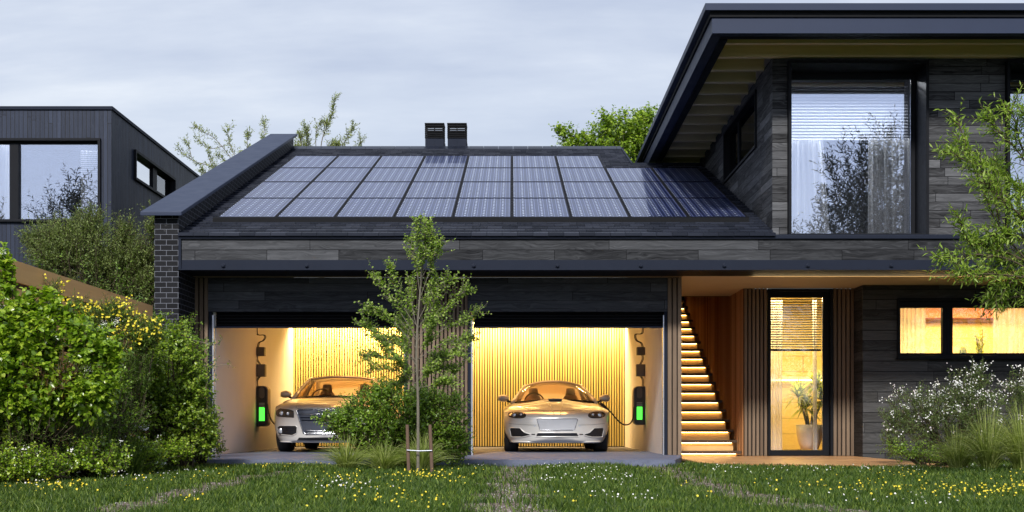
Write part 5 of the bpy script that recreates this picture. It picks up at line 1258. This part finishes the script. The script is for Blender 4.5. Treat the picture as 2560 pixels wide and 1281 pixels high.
def flowers(name, label, m, spots, size, hgt, seed):
    r_ = np.random.default_rng(seed); X, Y = [], []
    for (px, py, rx, ry, n) in spots:
        n = int(n*.75)
        qx = px+r_.normal(size=n)*rx*.6; qy = np.maximum(py+r_.normal(size=n)*ry*.6, 1152)
        yy = (EYE+.05)*FPX/(qy-CY); X.append((qx-CX)/FPX*yy); Y.append(yy)
    x, y = np.concatenate(X), np.concatenate(Y); k = on_lawn(x, y) & (path_dist(x, y) > .7); x, y = x[k], y[k]; n = len(x)
    z = -.1+hgt*r_.uniform(.75, 1.35, n); nn = unit(r_.normal(size=(n, 3))*.45+np.array([0, -.75, .7])); dd = np.cross(nn, unit(r_.normal(size=(n, 3))))
    s = size*r_.uniform(.7, 1.25, n); p = np.stack([x, y, z], 1)
    p1 = leaf_arrays(p, dd, nn, s, s, 'petal'); d2 = np.cross(nn, unit(dd)); p2 = leaf_arrays(p+nn*.001, unit(dd)+unit(d2), nn, s, s, 'petal')
    v, f = merge([p1, p2]); e = empty(name, (float(x.mean()), float(y.mean()), -.1)); tag(e, label, 'flowers', kind='stuff')
    tag(np_mesh('petals', v, f, m, e), kind='stuff')
    v, f = seg_mesh([(np.array([a, b, -.1]), np.array([a, b, c]), .0012, .001) for a, b, c in zip(x, y, z)], 3); tag(np_mesh('flower_stems', v, f, GRASSM, e), kind='stuff')
flowers('yellow_wildflowers', 'small yellow flowers scattered in drifts over the lawn', YELLOW,
    [(120, 1215, 160, 14, 110), (330, 1195, 90, 22, 50), (560, 1192, 90, 14, 40), (760, 1158, 110, 6, 60), (860, 1195, 70, 12, 35), (1040, 1185, 110, 10, 90), (1110, 1193, 70, 14, 40), (930, 1235, 130, 26, 60), (1040, 1255, 90, 20, 30), (1780, 1215, 60, 30, 18), (2160, 1215, 150, 14, 55), (2380, 1225, 160, 16, 110), (2500, 1232, 70, 14, 50), (2250, 1185, 120, 10, 30), (1970, 1215, 100, 24, 22), (470, 1250, 40, 14, 18), (1420, 1240, 50, 14, 10), (700, 1170, 60, 6, 20), (2530, 1205, 40, 20, 24)], .0165, .062, 1)
flowers('white_daisies', 'small white daisies scattered over the lawn', WHITEP,
    [(290, 1190, 110, 9, 60), (430, 1180, 70, 8, 40), (840, 1210, 60, 14, 40), (900, 1215, 60, 10, 20), (1440, 1165, 90, 8, 50), (1500, 1178, 60, 10, 34), (1370, 1193, 60, 8, 24), (1480, 1200, 90, 14, 26), (1600, 1195, 60, 14, 30), (1570, 1240, 120, 14, 30), (1200, 1166, 50, 5, 14), (1830, 1170, 110, 8, 40), (2050, 1172, 110, 8, 34), (2200, 1168, 100, 8, 30), (2450, 1168, 120, 7, 70), (2280, 1250, 180, 18, 26), (2120, 1240, 90, 20, 14), (1900, 1195, 80, 14, 16), (100, 1205, 60, 10, 24)], .015, .055, 2)

# ------------------------------------------------------------------ light, sky, camera
SUN_EL, SUN_AZ = 38, 188        # azimuth of the sun measured from +Y clockwise: behind the camera, to the left
w = bpy.data.worlds.new('World'); scene.world = w; w.use_nodes = True; t = NT(w.node_tree)
sky = t.n('ShaderNodeTexSky', sky_type='NISHITA'); sky.sun_disc = False; sky.sun_elevation = R(SUN_EL); sky.sun_rotation = R(SUN_AZ); sky.dust_density = 1.5; sky.ozone_density = 3
co = t.n('ShaderNodeTexCoord').outputs['Generated']; dx, dy, dzz = t.sep(co)
zz = t.math('MAXIMUM', dzz, 0.0); den = t.math('ADD', zz, .28)
cv = t.comb(t.math('DIVIDE', dx, den), t.math('DIVIDE', dy, den), 0)
n1 = t.noise(t.n('ShaderNodeMapping', {'Vector': cv, 'Scale': (.9, 1.9, 1), 'Rotation': (0, 0, .25)}).outputs[0], 1.15, 6, .55)
n2 = t.noise(t.n('ShaderNodeMapping', {'Vector': cv, 'Scale': (1.4, 4.2, 1), 'Rotation': (0, 0, .15), 'Location': (3, 1, 0)}).outputs[0], 1.6, 5, .6)
nn = t.math('ADD', t.math('MULTIPLY', n1, .65), t.math('MULTIPLY', n2, .35))
cl = t.ramp(nn, [(.32, (.40, .45, .57)), (.44, (.48, .535, .66)), (.55, (.60, .65, .75)), (.68, (.82, .85, .89))])
hor = t.ramp(zz, [(0, (.85, .87, .88)), (.14, (.74, .78, .82)), (.24, (.55, .61, .70)), (.4, (.45, .51, .62))])
hz = t.ramp(zz, [(0, .9), (.16, .65), (.27, .15), (.4, 0)])
c = t.mix(hz, cl, hor)
skyc = t.n('ShaderNodeVectorMath', {0: sky.outputs[0], 1: (.085, .085, .085)}, operation='MULTIPLY').outputs[0]
c = t.mix(.16, c, skyc)
back = t.ramp(t.math('MULTIPLY_ADD', dy, .5, .5), [(.2, 1.0), (.6, 0.0)])
c = t.mix(t.math('MULTIPLY', back, .45), c, (.62, .70, .98))
bg = t.n('ShaderNodeBackground', {0: c, 1: 1.0}); t.n('ShaderNodeOutputWorld', {0: bg.outputs[0]})

sd = bpy.data.lights.new('sun', 'SUN'); sd.energy = 3.9; sd.angle = R(7); sd.color = (1, .96, .90)
so = bpy.data.objects.new('sun', sd); COL.objects.link(so)
az = R(SUN_AZ); dirv = Vector((math.sin(az)*math.cos(R(SUN_EL)), math.cos(az)*math.cos(R(SUN_EL)), math.sin(R(SUN_EL))))
so.rotation_euler = dirv.to_track_quat('Z', 'Y').to_euler()
def area(name, loc, rot, sx, sy, e, col, spread=180):
    l = bpy.data.lights.new(name, 'AREA'); l.shape = 'RECTANGLE'; l.size = sx; l.size_y = sy; l.energy = e; l.color = col; l.spread = R(spread)
    o = bpy.data.objects.new(name, l); COL.objects.link(o); o.location = loc; o.rotation_euler = rot; return o
WARM = (1, .60, .22)
area('garage_led_light', ((XG0+XG1)/2, YK-.42, 2.62), (R(20), 0, 0), XG1-XG0-.1, .03, 340, (1, .64, .27))
area('garage_warm_fill', ((XG0+XG1)/2, 23.6, 2.64), (0, 0, 0), 4.5, .3, 65, (1, .46, .12))  # added orange fill that warms walls and car roofs, no visible fixture
area('hall_lamp', (5.0, YE+.95, 2.71), (0, 0, 0), 1.3, 1.2, 140, (1, .72, .32))
area('kitchen_lamp', (8.0, YR+1.6, 2.70), (0, 0, 0), 3.2, .8, 230, (1, .68, .26))
area('upper_curtain_fill', (5.25, 20.12, 5.96), (0, 0, 0), 2.0, .1, 200, (.92, .96, 1))  # added fill to make the curtains glow, kept unseen above the window head
area('neighbour_room_lamp', (-9.0, 24.40, 6.2), (0, 0, 0), 2.4, .1, 70, (.92, .96, 1))
area('porch_led_light', (7.0, 19.80, 2.72), (R(-150), 0, 0), 6.5, .12, 5.5, (1, .74, .40))
cd = bpy.data.cameras.new('camera'); cd.sensor_width = 36; cd.lens = FPX/2560*36; cd.shift_y = (CY-640.5)/2560; cd.clip_start = .1; cd.clip_end = 3000
cam = bpy.data.objects.new('camera', cd); COL.objects.link(cam); cam.location = (0, 0, EYE); cam.rotation_euler = (R(90), 0, 0)
scene.camera = cam
scene.render.engine = 'CYCLES'
cy = scene.cycles; cy.max_bounces = 8; cy.diffuse_bounces = 3; cy.glossy_bounces = 4; cy.transmission_bounces = 6; cy.transparent_max_bounces = 12
cy.sample_clamp_indirect = 6; cy.caustics_reflective = False; cy.caustics_refractive = False; cy.use_denoising = True
vs_ = scene.view_settings; vs_.view_transform = 'Standard'; vs_.look = 'None'; vs_.exposure = .35; vs_.gamma = 1
